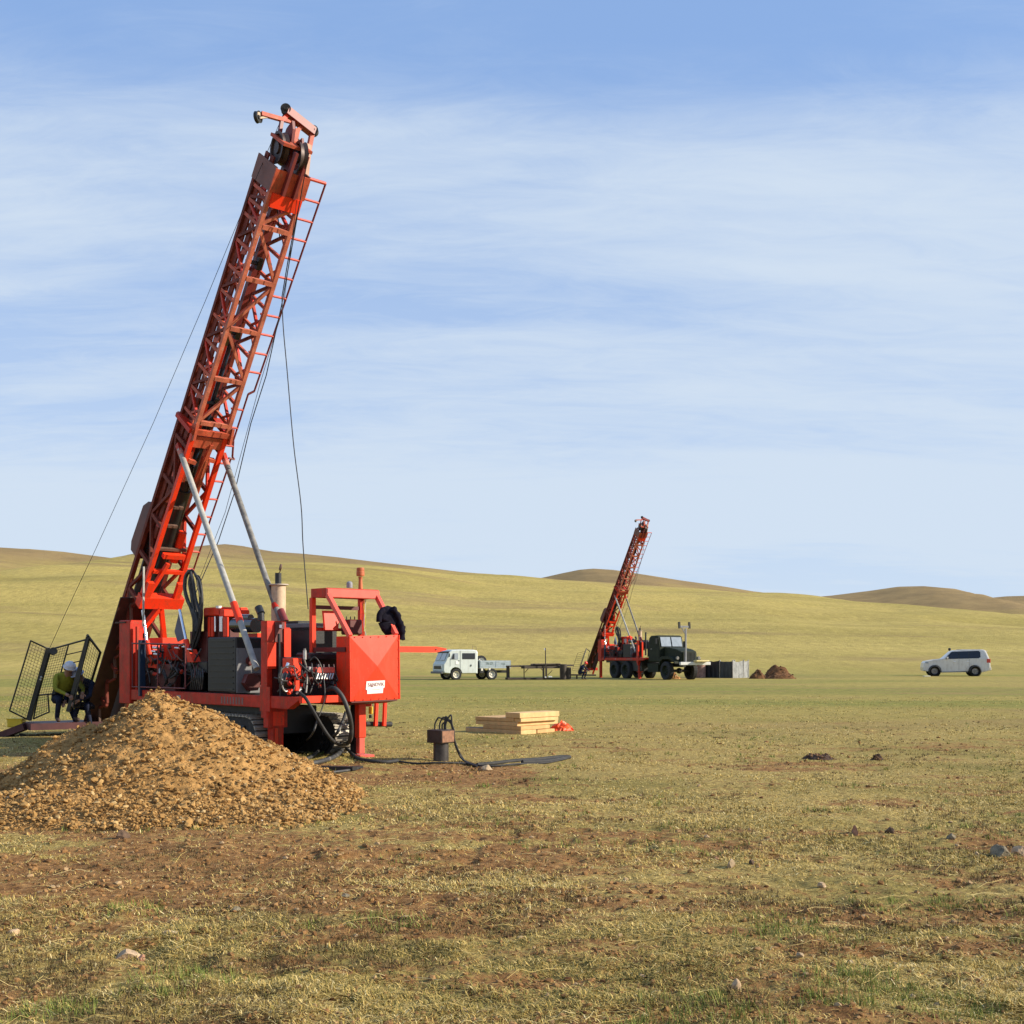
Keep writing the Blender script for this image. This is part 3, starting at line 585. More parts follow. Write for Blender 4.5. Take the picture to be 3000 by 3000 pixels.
# ladder up the right edge of the mast
ladder = part(MB(), 'ladder', RED) if False else None
def FR(px, py, d=0.0):
    """a point of the mast's front plane (d back) from the picture"""
    dd, C = NR._ray(px, py); P0 = M0+BK*d; nrm = -BK
    o = Vector((C.dot(NR.u), C.dot(NR.v), C.z)); r = Vector((dd.dot(NR.u), dd.dot(NR.v), dd.z)); t = (P0-o).dot(nrm)/r.dot(nrm); return o+r*t
DPT = 0.12
mb = MB(); RAILM = mat('maroon_rail', (0.17,0.03,0.03), 0.5, var=0.15)
rail1 = [(954,538),(745,1146)]; rail2 = [(727,1155),(684,1290)]; rail3 = [(684,1292),(681,1338)]; rail4 = [(676,1345),(560,1690)]
mb.tube([FR(*rail1[0], DPT), FR(*rail1[1], DPT)], 0.019, 6); mb.tube([FR(*p, DPT) for p in rail2], 0.019, 6); mb.tube([FR(*p, DPT) for p in rail3+[(686,1346)]], 0.019, 6)
mb.beam(FR(670,1342,DPT), FR(687,1346,DPT), 0.04, 0.03); mb.tube([FR(*p, DPT) for p in rail4], 0.019, 6); mb.tube([FR(727,1155,DPT), FR(745,1146,DPT)], 0.022, 6)
ladder = part(mb, 'ladder', RAILM)
def railx(py):
    for (x0, y0), (x1, y1) in (rail1, rail2, rail4):
        if y0 <= py <= y1: return x0+(x1-x0)*(py-y0)/(y1-y0)
    return 683
py_ = 538.0; k = 0
RUNG = mat('pink_red_rung', (0.62,0.09,0.06), 0.45, var=0.1)
while py_ < 1690:
    q = FR(railx(py_), py_, DPT); s = (q-M0).dot(T3); p = F(s, DPT, 1.0)
    if p.y < q.y: part(MB().cyl(p, q, 0.021 if py_ > 540 else 0.028, 6), 'rung', RUNG, ladder)
    py_ += 57.2-6.8*(py_-538)/1100
# ---- deck
DZ = 0.97
part(MB().bbox((-5.25,0,DZ-0.19), (0.62,0.12,DZ), 0.008).prism([(0.62,0,DZ-0.19),(0.62,0,DZ),(0.95,0,DZ),(0.95,0,DZ-0.04)], (0,0.12,0)), 'deck_beam', RED)
part(MB().bbox((-5.25,1.45,DZ-0.19), (0.62,1.57,DZ), 0.008), 'deck_beam', RED)
part(MB().bbox((0.95,0.0,DZ-0.09), (1.03,1.0,DZ+0.02), 0.006), 'front_crossbeam', FRESH)
part(MB().bbox((-5.2,0.12,DZ-0.05), (0.94,1.45,DZ-0.01), 0.004), 'deck_plate', BLACK)
part(MB().box((-5.25,0.12,DZ-0.2), (-5.1,1.45,DZ-0.06)).box((-2.6,0.12,DZ-0.2), (-2.45,1.45,DZ-0.06)), 'deck_crossbeam', RED)
part(MB().box((-2.98,-0.004,DZ-0.12), (-2.84,0.001,DZ-0.06)), 'deck_label', mat('faded_label', (0.30,0.24,0.22), 0.7))
for k in range(8):
    part(MB().box((-1.42+0.095*k,-0.003,DZ-0.16), (-1.37+0.095*k,0.001,DZ-0.045)), 'faded_mark', mat('faded_mark', (0.24,0.11,0.09), 0.7))
# ---- rear jack post and hand rails on the deck
def sbox(name, x0, y0, x1, y1, b0, th, m, r=0.01, share=True, parent=None, **k):
    """a box whose near face (plane b0) fills this window of the picture, th deep"""
    p = B(x0, y0, b0); q = B(x1, y1, b0)
    return part(MB().bbox((min(p.x,q.x), b0, min(p.z,q.z)), (max(p.x,q.x), b0+th, max(p.z,q.z)), r), name, m, parent, share, **k)
sbox('rear_jack', 349, 1818, 380, 2062, -0.02, 0.26, RED)
part(MB().box((-5.40,-0.04,2.2),(-4.96,0.27,2.23)), 'jack_cap', MATS['dark_rust_plate'])
for x_ in (388, 396): sbox('rear_post', x_, 1835, x_+4, 2040, 0.06, 0.05, FRESH if x_ == 388 else RED)
gate = part(MB().tube([B(387,1885,-0.03), B(543,1888,-0.03)], 0.016, 6).tube([B(387,2012,-0.03), B(543,2017,-0.03)], 0.013, 6), 'guard_gate', MATS['maroon_rail'])
for x_ in (388, 462, 543): part(MB().cyl(B(x_,1886,-0.03), B(x_,2014,-0.03), 0.014, 6), 'gate_post', MATS['maroon_rail'], gate)
sbox('work_platform', 386, 1870, 475, 1890, 0.5, 0.5, FRESH)
for x0, y0, x1, y1, b0, m in ((391,1892,412,1960,0.35,RED),(390,1905,402,1955,0.30,ORG),(416,1905,436,1965,0.25,RUST),(404,1875,409,2040,-0.05,MATS['dark_blue_steel']),(424,1960,462,2035,0.3,MATS['dark_rust_plate']),(463,1945,512,2035,0.22,MATS['maroon_guard']),(466,1890,520,1935,0.4,RED),(394,1962,420,2035,0.28,BLACK)):
    sbox('control_panel', x0, y0, x1, y1, b0, 0.12, m)
part(MB().prism([B(430,1890,0.2), B(446,1890,0.2), B(458,1958,0.2), B(434,1955,0.2)], (0,0.2,0)), 'cylinder_bracket', FRESH)
part(MB().prism([B(544,1905,0.1), B(552,1902,0.1), B(566,1940,0.1), B(549,1940,0.1)], (0,0.15,0)), 'cylinder_bracket', FRESH)
for (x, y), (x2, y2), b_ in (((418,1788),(430,1878),0.15), ((526,1786),(545,1875),0.15)):
    part(MB().cyl(B(x,y,b_), B(x2,y2,b_), 0.026, 12), 'tilt_rod', CHROME); part(MB().cyl(B(x2,y2,b_), B(x2+9,y2+42,b_), 0.05, 14), 'tilt_cylinder', FRESH)
part(MB().beam(B(421,1660,0.1), B(420,1835,0.1), 0.03, 0.03), 'hanging_rod', GREY)
part(MB().prism([B(524,1795,0.2), B(527,1790,0.2), B(543,1868,0.2), B(520,1880,0.2), B(511,1850,0.2)], (0,0.02,0)), 'canvas_flap', mat('grey_canvas', (0.13,0.13,0.16), 0.9, var=0.15))
for k, (x, y, r_) in enumerate(((456,1897,0.05),(452,1908,0.045),(458,1916,0.04),(540,1895,0.028),(556,1902,0.03),(519,1898,0.03))):
    part(MB().cyl(B(x-6,y,0.05), B(x+6,y+1,0.05), r_*0.55, 8), 'pipe_fitting', CHROME)
for k in range(7):
    x = 560+k*5.5; part(MB().tube(spline([B(x,1960+k%3*4,0.1), B(x+2,1985,0.05), B(x-2,2020,0.1)], 4), 0.013, 6), 'valve_hose', HOSE)
sbox('tank_and_shade_fill', 548, 1938, 606, 1972, 0.18, 0.5, BLACK); sbox('tank_and_shade_fill', 556, 1850, 607, 1960, 0.5, 0.4, MATS['maroon_guard'])
# red valve tower behind the cooler
sbox('valve_tower', 596, 1786, 641, 1880, 0.55, 0.4, MATS['maroon_guard'])
part(MB().bbox(B(595,1806,0.5), B(641,1778,0.5)+Vector((0.05,0.55,0)), 0.02), 'tower_top', FRESH)
sbox('tower_top', 641, 1786, 656, 1806, 0.5, 0.5, FRESH)
for x_ in (608, 617, 653): sbox('tower_strip', x_, 1808, x_+(12 if x_ == 653 else 6), 1866, 0.47, 0.04, FRESH)
part(MB().cyl(B(641,1782,0.5), B(641,1775,0.5), 0.05, 14), 'filler_cap', WHITE)
for x_ in (630, 645, 650): part(MB().cyl(B(x_,1806,0.46), B(x_,1850,0.46), 0.014, 8), 'valve_rod', CHROME)
# hose bundle hanging off the mast
for k in range(11):
    t = k/10; b_ = 0.35+0.35*random.random(); j = random.uniform(-6, 6)
    pts = [(563-4*t,1668+8*t), (554+12*t,1705), (560+14*t,1750+j), (566+20*t,1800), (566+18*t,1860), (556+10*t,1905+j), (552+8*t,1925)]
    part(MB().tube(spline([B(x, y, b_) for x, y in pts], 6), random.uniform(0.016, 0.026), 7), 'hydraulic_hose', random.choice([HOSE, HOSE, RUBBER]))
for k in range(14):
    t = k/13; b_ = 0.35+0.4*random.random(); j = random.uniform(-8, 8); q_ = random.uniform(0, 16)
    pts = [(566+q_*0.4,1672+q_), (578+q_*0.5,1700+j), (584+q_*0.6,1750), (583+q_*0.5,1800+j), (574+q_*0.4,1850), (562+q_*0.3,1890), (556+q_*0.4,1925)]
    part(MB().tube(spline([B(x, y, b_) for x, y in pts], 6), random.uniform(0.010, 0.020), 6), 'hydraulic_hose', random.choice([HOSE, RUBBER, RUBBER]))
for k in range(9):
    t = k/8; b_ = 0.4+0.3*random.random(); j = random.uniform(-5, 5)
    pts = [(560-8*t,1672), (548-6*t,1690+j), (543-4*t,1722), (550,1760+j), (563+10*t,1800), (572+12*t,1850)]
    part(MB().tube(spline([B(x, y, b_) for x, y in pts], 6), random.uniform(0.018, 0.03), 7), 'hydraulic_hose', random.choice([HOSE, RUBBER, RUBBER]))
for x0, w_ in ((590, 4), (586, 3)): part(MB().tube(spline([B(x0-10,1700,0.4), B(x0+2,1770,0.4), B(x0,1830,0.4), B(x0-24,1890,0.4), B(x0-28,1925,0.4)], 6), 0.012, 6), 'hydraulic_hose', HOSE)
# cooler
p0, p1 = B(608,1866,0.04), B(693,2032,0.04)
cz0, cz1 = DZ+0.02, p0.z-0.01
cooler = part(MB().bbox((p0.x,0.04,cz0), (p1.x-0.02,0.75,cz1), 0.02), 'cooler', mat('cooler_black', (0.008,0.009,0.010), 0.5, var=0.2))
part(MB().box((p1.x-0.02,0.05,cz0), (p1.x,0.74,cz1-0.18)), 'cooler_end', COOLER, cooler)
for k in range(9):
    z_ = cz0+0.06+k*(cz1-cz0-0.12)/8; part(MB().box((p0.x+0.06,0.028,z_-0.008), (p1.x-0.1,0.04,z_+0.008)), 'cooler_slat', BLACK, cooler)
for b_, z_, r_ in ((0.28,cz0+0.52,0.075),(0.42,cz0+0.20,0.12)): part(MB().lathe([(r_,0),(r_,0.03),(r_*0.7,0.035),(r_*0.65,0.01),(0,0.01)], (p1.x,b_,z_), (1,0,0), 18), 'port_ring', MATS['maroon_guard'], cooler)
part(MB().prism([Aq(716,1975,p1.x+0.05), Aq(735,1972,p1.x+0.05), Aq(752,1998,p1.x+0.05), Aq(745,2022,p1.x+0.05), Aq(722,2024,p1.x+0.05), Aq(706,2000,p1.x+0.05)], (0.12,0,0)), 'pump_housing', MATS['maroon_guard'], cooler)
# engine and its surroundings
sbox('engine_cover', 716, 1856, 753, 1918, 0.55, 0.6, FRESH)
part(MB().cyl(B(690,1832,0.5), B(752,1832,0.5), 0.125, 22).cyl(B(704,1810,0.5), B(735,1810,0.5), 0.06, 14), 'air_cleaner', mat('gloss_black', (0.010,0.011,0.013), 0.18, var=0.1, coat=0.5))
part(MB().cyl(B(765,1798,0.35), B(757,1790,0.35)+Vector((0,0,0.06)), 0.065, 14).cyl(B(765,1818,0.35), B(764,1796,0.35), 0.055, 14), 'breather_pipe', BLACK)
sbox('engine_block', 826, 1838, 912, 1925, 1.0, 0.5, BLACK)
sbox('engine_hood', 832, 1828, 912, 1848, 1.0, 0.55, COOLER); sbox('engine_hood', 836, 1820, 872, 1838, 1.1, 0.3, BLACK)
# muffler
mp = B(816,1714,1.3); part(MB().lathe([(0,0),(0.125,0),(0.125,0.72),(0.06,0.74)], (mp.x,1.3,mp.z-0.72), (0,0,1), 24), 'muffler', TAN)
part(MB().lathe([(0.13,0),(0.17,0.01),(0.17,0.025),(0.05,0.03)], (mp.x,1.3,mp.z-0.01), (0,0,1), 24), 'muffler_flange', mat('pale_steel', (0.5,0.42,0.36), 0.5))
part(MB().cyl((mp.x-0.01,1.3,mp.z+0.02), (mp.x-0.01,1.3,mp.z+0.21), 0.055, 18), 'exhaust_pipe', BLACK)
ec = B(822,1662,1.3); part(MB().lathe([(0,-0.012),(0.055,-0.012),(0.058,0.012),(0,0.012)], ec, (-0.3,-0.9,0.2), 22).beam(ec+Vector((0,0,-0.055)), (mp.x+0.02,1.3,mp.z+0.21), 0.012, 0.012), 'exhaust_flap', RUST)
# support struts of the mast
def strut(p0, p1, m1, m2, b0, b1):
    P = B(*p0, b0); Q = B(*p1, b1); part(MB().cyl(P, Q, 0.052, 18), 'support_strut', GREY)
    d = (Q-P).normalized()
    def at(my):
        lo, hi = 0.0, 1.0
        for _ in range(30):
            m = (lo+hi)/2
            if proj(P+(Q-P)*m)[1] < my: lo = m
            else: hi = m
        return P+(Q-P)*lo
    part(MB().cyl(at(m1), at(m2), 0.060, 18), 'strut_sleeve', FRESH if b0 < 1 else RED)
    part(MB().beam(P-d*0.14, P+d*0.05, 0.10, 0.07, (0,1,0)), 'strut_lug', RED)
    part(MB().cyl(P+d*0.04, P+d*0.14, 0.056, 16), 'strut_end', mat('pink_paint', (0.55,0.20,0.14), 0.6))
strut((527,1318), (752,1960), 1767, 1822, 0.40, 0.10)
GREY = mat('dirty_dark_tube', (0.17, 0.16, 0.14), 0.5, var=0.45, vscale=5, col2=(0.34, 0.32, 0.28), bump=0.1)
strut((660,1348), (864,1940), 1768, 1782, 1.20, 1.22)
part(MB().cyl(B(822,1788,1.21), B(836,1822,1.21), 0.062, 16), 'strut_sleeve', MATS['maroon_paint'])
# front left jack tower
jz = 2.14
jack = part(MB().bbox((-0.16,0.0,0.62), (0.02,0.10,jz), 0.006).bbox((-0.10,0.01,DZ-0.5), (0.04,0.36,DZ-0.20), 0.006).bbox((-0.14,-0.005,jz-0.33),(0.0,0.36,jz), 0.004), 'jack_tower', RED)
part(MB().box((0.022,0.0,DZ+0.42), (0.045,0.15,jz-0.34)).box((0.022,0.30,DZ+0.1), (0.045,0.42,jz-0.12)), 'jack_flange', FRESH, jack)
part(MB().box((-0.13,0.36,DZ), (-0.02,0.44,jz-0.1)), 'jack_flange', RED, jack)
part(MB().box((0.002,0.15,jz-0.33), (0.02,0.32,jz-0.02)), 'jack_recess', MATS['maroon_guard'], jack)
part(MB().box((-0.02,0.12,DZ-0.2), (0.0,0.34,jz-0.35)), 'jack_recess', MATS['maroon_guard'], jack)
part(MB().cyl((0.02,0.22,DZ+0.2), (0.02,0.22,jz-0.2), 0.022, 10), 'jack_rod', BLACK, jack)
part(MB().cyl((0.03,0.24,jz-0.11), (0.03,0.24,jz-0.06), 0.03, 10), 'jack_pin', CHROME, jack)
part(MB().bbox((-0.13,0.10,0.12), (0.03,0.30,DZ-0.19), 0.01), 'jack_leg', RED, jack)
part(MB().box((0.031,0.10,0.50), (0.045,0.30,0.72)).box((0.031,0.14,0.16), (0.04,0.19,0.46)), 'jack_plate', FRESH, jack)
part(MB().bbox((-0.18,0.05,0.0), (0.10,0.36,0.05), 0.01), 'jack_foot', RED, jack)
# bolt boxes
part(MB().box((-0.17,-0.012,DZ-0.24),(0.13,0.0,DZ+0.14)), 'jack_gusset', RED, jack)
# ---- the hoist pump, valve bank and engine room at the front end
def nshare(*a, **k): return part(*a, share=False, **k)
def abox(name, x0, y0, x1, y1, a0, th, m, r=0.01, parent=None, **k):
    """a box whose front face (plane a0) fills this window of the picture, th deep"""
    p = Aq(x0, y0, a0); q = Aq(x1, y1, a0)
    return part(MB().bbox((a0-th, min(p.y,q.y), min(p.z,q.z)), (a0, max(p.y,q.y), max(p.z,q.z)), r), name, m, parent, False, **k)
MG, MP = MATS['maroon_guard'], MATS['maroon_paint']
abox('pump_box', 858, 1928, 885, 1990, 0.75, 0.3, FRESH)
abox('engine_wall', 822, 1925, 1018, 2036, 0.30, 0.05, BLACK)
abox('engine_wall', 905, 1912, 1016, 1935, 0.40, 0.4, BLACK, 0.04)
abox('valve_bank', 925, 1955, 982, 1972, 0.85, 0.1, mat('salmon_red_paint', (0.62,0.10,0.07), 0.45, var=0.25, vscale=20))
abox('valve_block', 897, 1968, 925, 2000, 0.75, 0.2, MG); abox('valve_block', 905, 1953, 918, 1968, 0.85, 0.1, STEEL)
for k in range(7):
    p = Aq(932+k*7.5, 1973, 0.88); q = Aq(930+k*7.5-4, 1990, 0.9)
    nshare(MB().cyl(p, q, 0.016, 8), 'valve_spool', STEEL); 
    if k % 2 == 0: nshare(MB().cyl(Aq(934+k*7.5, 1955, 0.85), Aq(933+k*7.5, 1946, 0.85), 0.009, 6), 'valve_lever', CHROME)
for k in range(14):
    x = 926+random.random()*60; y = 1982+random.random()*30; p = Aq(x, y, 0.78)
    nshare(MB().cyl(p, p+Vector((random.uniform(-.06,.06), random.uniform(-.06,.06), random.uniform(.02,.05))), random.uniform(0.012,0.028), 8), 'pipe_fitting', random.choice([STEEL, RED, BLACK, FRESH, STEEL]))
for k in range(26):
    x = 822+random.random()*72; y = 1948+random.random()*78; p = Aq(x, y, 0.68+0.15*random.random())
    nshare(MB().cyl(p, p+Vector((random.uniform(-.05,.05), random.uniform(-.08,.08), random.uniform(-.05,.08))), random.uniform(0.012,0.035), 8), 'pipe_fitting', random.choice([STEEL, RED, BLACK, FRESH, BLACK, CHROME]))
for k in range(22):
    x = 820+random.random()*165; y = 1940+random.random()*60; x2 = x+random.uniform(-30,30); y2 = min(2036, y+random.uniform(20,60)); a_ = 0.75+0.15*random.random()
    nshare(MB().tube(spline([Aq(x, y, a_), Aq((x+x2)/2+random.uniform(-14,14), (y+y2)/2+random.uniform(-4,16), a_+0.08), Aq(x2, y2, a_)], 6), random.uniform(0.007,0.015), 6), 'engine_hose', random.choice([HOSE, RUBBER, HOSE]))
nshare(MB().lathe([(0,0),(0.12,0),(0.13,0.03),(0.11,0.10),(0.06,0.13),(0.05,0.2)], Aq(846,1990,0.6), (0.9,-0.3,0), 20), 'pump_head', BLACK)
nshare(MB().tube([Aq(848+32*math.cos(t), 1985+34*math.sin(t), 0.82) for t in np.linspace(2.6, 5.6, 12)], 0.010, 6), 'engine_hose', HOSE)
nshare(MB().tube([Aq(838+12*math.cos(t), 2000+26*math.sin(t), 0.84) for t in np.linspace(1.2, 3.6, 10)], 0.014, 6), 'engine_hose', STEEL)
nshare(MB().bbox(Aq(861,2024,0.82), Aq(874,1984,0.82)+Vector((0.04,0,0)), 0.02), 'pump_cover', FRESH)
nshare(MB().cyl(Aq(893,1932,0.8), Aq(893,1905,0.8), 0.028, 12).cyl(Aq(893,1905,0.8), Aq(893,1900,0.8), 0.018, 10), 'valve_rod', STEEL)
nshare(MB().tube(spline([Aq(890,1930,0.8), Aq(898,1960,0.8), Aq(899,2000,0.85), Aq(896,2030,0.9)], 5), 0.016, 7), 'engine_hose', GREY)
nshare(MB().tube(spline([Aq(908,1935,0.8), Aq(922,1925,0.85), Aq(938,1945,0.9), Aq(948,1985,0.95), Aq(952,2040,1.06), Aq(945,2070,1.06), Aq(935,2098,1.06)], 6), 0.010, 6), 'engine_hose', HOSE)
# ---- operator's cab frame with the big front box
ca = 0.55                                        # front edge of the cab roof
bL = Aq(960, 1724, ca).y; bR = Aq(1104, 1724, ca).y
zt = Aq(960, 1724, ca).z; zb = B(920, 1925, bL).z; aB = B(916, 1724, bL).x
xa = 1.15; X0, X1 = Aq(1024,1864,xa), Aq(1168,1860,xa); Y0_, Y1_ = Aq(1026,2055,xa), Aq(1170,2048,xa)
PINK = mat('sunned_red_paint', (0.72, 0.10, 0.065), 0.42, var=0.10, vscale=5, col2=(0.62,0.06,0.04))
cab = nshare(MB().beam((aB,bL,zt-0.06), (ca,bL,zt-0.06), 0.06, 0.14).beam((aB,bR,zt-0.06), (ca,bR,zt-0.06), 0.06, 0.14).beam((aB,bL+0.03,zt-0.06), (aB,bR-0.03,zt-0.06), 0.06, 0.14), 'cab_frame', RED)
nshare(MB().bbox((ca-0.03,bL-0.03,zt-0.14), (ca+0.04,bR+0.03,zt+0.0), 0.01), 'roof_front', PINK, cab)
nshare(MB().box((aB,bL,zt+0.002), (ca,bR,zt+0.012)), 'roof_plate', RED, cab)
for b_, nm in ((bL, 'near'), (bR, 'far')):
    nshare(MB().bbox((aB-0.04,b_-0.04,zb), (aB+0.04,b_+0.04,zt-0.13), 0.006), 'cab_post', RED if nm == 'far' else FRESH, cab)
bm_ = Aq(1058, 1800, aB).y
nshare(MB().bbox((aB-0.04,bm_-0.045,DZ), (aB+0.04,bm_+0.045,zt-0.13), 0.006), 'cab_post', FRESH, cab)
for (p, q) in (((ca+0.01,bL,zt-0.10), X0+Vector((-0.03,0.03,0))), ((ca+0.01,bR,zt-0.10), X1+Vector((-0.03,-0.03,0)))):
    nshare(MB().beam(p, q, 0.065, 0.075, (1,0,0)), 'slanting_post', PINK, cab)
for py_, h in ((1781, 0.03), (1845, 0.025)):
    z_ = Aq(1000, py_, aB).z; nshare(MB().box((aB-0.02,bL+0.04,z_-h), (aB+0.02,bm_,z_+h)), 'cab_rail', RED if py_ > 1800 else MG, cab)
z_ = B(1000, 1903, bL).z; nshare(MB().box((aB,bL-0.02,z_-0.035), (xa-0.1,bL+0.02,z_+0.035)), 'cab_rail', MG, cab)
p, q = Aq(944,1789,aB+0.06), Aq(988,1846,aB+0.06)
nshare(MB().prism([(aB+0.05,p.y,p.z), (aB+0.05,q.y+0.02,p.z), (aB+0.1,q.y-0.04,q.z), (aB+0.1,p.y,q.z)], (0.05,0,0)), 'seat_back', FRESH, cab)
p, q = Aq(1008,1815,aB+0.2), Aq(1047,1860,aB+0.2); nshare(MB().bbox((aB+0.1,p.y,q.z), (aB+0.35,q.y,p.z), 0.02), 'control_console', MG, cab)
for k in range(3): nshare(MB().cyl(Aq(1015+k*12,1816,aB+0.25), Aq(1015+k*12,1806,aB+0.25), 0.01, 6), 'control_lever', BLACK, cab)
nshare(MB().tube([Aq(1008,1920,0.8), Aq(1008,1875,0.8), Aq(1014,1866,0.8)], 0.008, 6), 'grab_handle', BLACK, cab)
# stack on the cab roof, and a small white lamp
sp_ = Aq(1056, 1722, ca-0.2)
nshare(MB().lathe([(0.036,0),(0.030,0.16),(0.036,0.20)], sp_-Vector((0,0,0.02)), (0,0,1), 16).lathe([(0.0,0.19),(0.062,0.19),(0.066,0.21),(0.066,0.26),(0.060,0.27),(0.062,0.28),(0.062,0.31),(0.055,0.325),(0,0.325)], sp_, (0,0,1), 20), 'breather_stack', mat('orange_brown_paint', (0.50,0.13,0.04), 0.6, var=0.2), cab)
sp2 = Aq(1024, 1722, ca-0.2)
nshare(MB().cyl(sp2, sp2+Vector((0,0,0.05)), 0.05, 14).lathe([(0.05,0.05),(0.048,0.08),(0.03,0.10),(0,0.105)], sp2, (0,0,1), 14), 'roof_lamp', mat('grey_lamp', (0.25,0.25,0.27), 0.4), cab)
# the big box: its front pressed inwards to a point
cx = (X0+X1+Y0_+Y1_)/4; ap = Aq(1100, 1952, xa)+Vector((0.055,0,0)); dep = 0.36
bk_ = [p-Vector((dep,0,0)) for p in (X0, X1, Y1_, Y0_)]; fr = [X0, X1, Y1_, Y0_]
mb = MB(); mb.add(fr+[ap], [(0,1,4),(1,2,4),(2,3,4),(3,0,4)]); mb.add(fr+bk_, [(0,3,7,4),(1,5,6,2),(0,4,5,1),(3,2,6,7)])
box = nshare(mb, 'front_box', FRESH)
for p_, q_ in ((X0,Y0_),(X1,Y1_)):
    nshare(MB().beam(p_+Vector((0.004,0,0)), q_+Vector((0.004,0,0)), 0.014, 0.02, (1,0,0)), 'box_edge', FRESH, box)
nshare(MB().prism([Y0_+Vector((-0.01,0.03,-0.002)), Y1_+Vector((-0.01,-0.03,-0.002)), Y1_+Vector((-0.3,-0.05,-0.05)), Y0_+Vector((-0.3,0.1,-0.05))], (0,0,-0.02)), 'box_floor', MG, box)
for (p_, q_, k_n) in ((X0, Y0_, 7), (X1, Y1_, 7), (X0, X1, 6), (Y0_, Y1_, 6)):
    for k in range(k_n):
        c = p_.lerp(q_, (k+0.5)/k_n); c = c+(cx-c).normalized()*0.022
        nshare(MB().cyl(c+Vector((0.0,0,0)), c+Vector((0.014,0,0)), 0.009, 6), 'bolt', RED, box)
# name plate on the lower facet
def facet(px, py, lift=0.004):
    """a point on the lower facet of the pressed front"""
    dd, C = NR._ray(px, py); P0 = Y0_; nrm = (Y1_-Y0_).cross(ap-Y0_).normalized()
    if nrm.x < 0: nrm = -nrm
    o = Vector((C.dot(NR.u), C.dot(NR.v), C.z)); r = Vector((dd.dot(NR.u), dd.dot(NR.v), dd.z)); t = (P0-o).dot(nrm)/r.dot(nrm); return o+r*t+nrm*lift, nrm
pl = [facet(x, y)[0] for x, y in ((1073,1996),(1127,1993),(1126,2014),(1122,2016),(1121,2030),(1075,2033),(1075,2022),(1071,2020))]
nrm = facet(1100, 2010)[1]
plate = nshare(MB().prism(pl, nrm*0.003), 'name_plate', WHITE)
def lettering(text, origin, xdir, ydir, h, m, parent, depth=0.003):
    cu = bpy.data.curves.new('lettering', 'FONT'); cu.body = text; cu.size = h*1.35; cu.extrude = depth/2
    tmp = bpy.data.objects.new('lettering', cu); COL.objects.link(tmp); dg = bpy.context.evaluated_depsgraph_get(); me = bpy.data.meshes.new_from_object(tmp.evaluated_get(dg)); bpy.data.objects.remove(tmp)
    me.name = 'lettering'; me.materials.clear(); me.materials.append(m)
    x = Vector(xdir).normalized(); y = Vector(ydir); y = (y-x*y.dot(x)).normalized(); z = x.cross(y)
    M4 = Matrix(((x.x,y.x,z.x,0),(x.y,y.y,z.y,0),(x.z,y.z,z.z,0),(0,0,0,1))); M4.translation = Vector(origin)
    me.transform(M4); o = bpy.data.objects.new('lettering', me); COL.objects.link(o); o.parent = parent; return o
lo_ = facet(1076.5, 2011, 0.009)[0]; lx = facet(1124, 2008.5, 0.009)[0]; ly = facet(1076, 1998, 0.009)[0]
lt = lettering('SANDVIK', lo_, lx-lo_, ly-lo_, (ly-lo_).length*0.82, LETTER, plate)
wd = max(v_.co.dot((lx-lo_).normalized()) for v_ in lt.data.vertices)-lo_.dot((lx-lo_).normalized())
sc_ = (lx-lo_).length/wd; Mx = Matrix.Translation(lo_) @ Matrix.Scale(sc_, 4, (lx-lo_).normalized()) @ Matrix.Translation(-lo_); lt.data.transform(Mx)
nshare(MB().tube([facet(x, y, 0.008)[0] for x, y in ((1085,2009),(1089,2012),(1093,2009.5))], 0.006, 6), 'lettering_mark', LETTER, plate)
nshare(MB().prism([facet(x, y, 0.0075)[0] for x, y in ((1090,2019),(1112,2018),(1112,2020),(1090,2021))], nrm*0.001), 'lettering_mark', mat('faint_grey_print', (0.5,0.52,0.45), 0.6), plate)
# red boom stub pointing right behind the box
p = Aq(1160,1902,0.75); q = Aq(1276,1903,0.75); e = Aq(1303,1902,0.75)
nshare(MB().beam(p, q, 0.09, 0.095).prism([q+Vector((-0.045,0,-0.045)), q+Vector((-0.045,0,0.045)), e+Vector((-0.045,0,0.012)), e+Vector((-0.045,0,-0.012))], (0.09,0,0)), 'tow_bar', FRESH)
nshare(MB().cyl(q+Vector((-0.05,-0.03,0)), q+Vector((0.06,-0.03,0)), 0.012, 8), 'tow_pin', BLACK)
# right front jack
jr = Aq(1057, 2210, 0.75)
jk = nshare(MB().bbox((0.68,jr.y-0.07,0.30), (0.80,jr.y+0.07,0.93), 0.01), 'jack_tower', FRESH)
nshare(MB().bbox((0.69,jr.y-0.055,0.05), (0.785,jr.y+0.055,0.36), 0.01), 'jack_leg', PINK, jk)
nshare(MB().box((0.56,jr.y-0.07,0.02), (0.68,jr.y-0.02,0.93)), 'jack_plate', BLACK, jk)
nshare(MB().bbox((0.62,jr.y-0.13,-0.01), (0.92,jr.y+0.15,0.035), 0.01), 'jack_foot', PINK, jk)
# step hanging under the box
st = nshare(MB().cyl(Aq(1070,2121,0.55), Aq(1146,2122,0.55), 0.042, 14), 'roller_step', RUBBER)
for x_ in (1101, 1126): nshare(MB().beam(Aq(x_+2,2055,0.62), Aq(x_-1,2127,0.62), 0.05, 0.05, (1,0,0)), 'step_hanger', FRESH, st)
nshare(MB().bbox(Aq(1079,2092,0.5), Aq(1089,2070,0.5)+Vector((0.04,0,0)), 0.01).bbox(Aq(1080,2104,0.5), Aq(1087,2094,0.5)+Vector((0.03,0,0)), 0.01, 1), 'tag_reel', [YEL, BLACK])
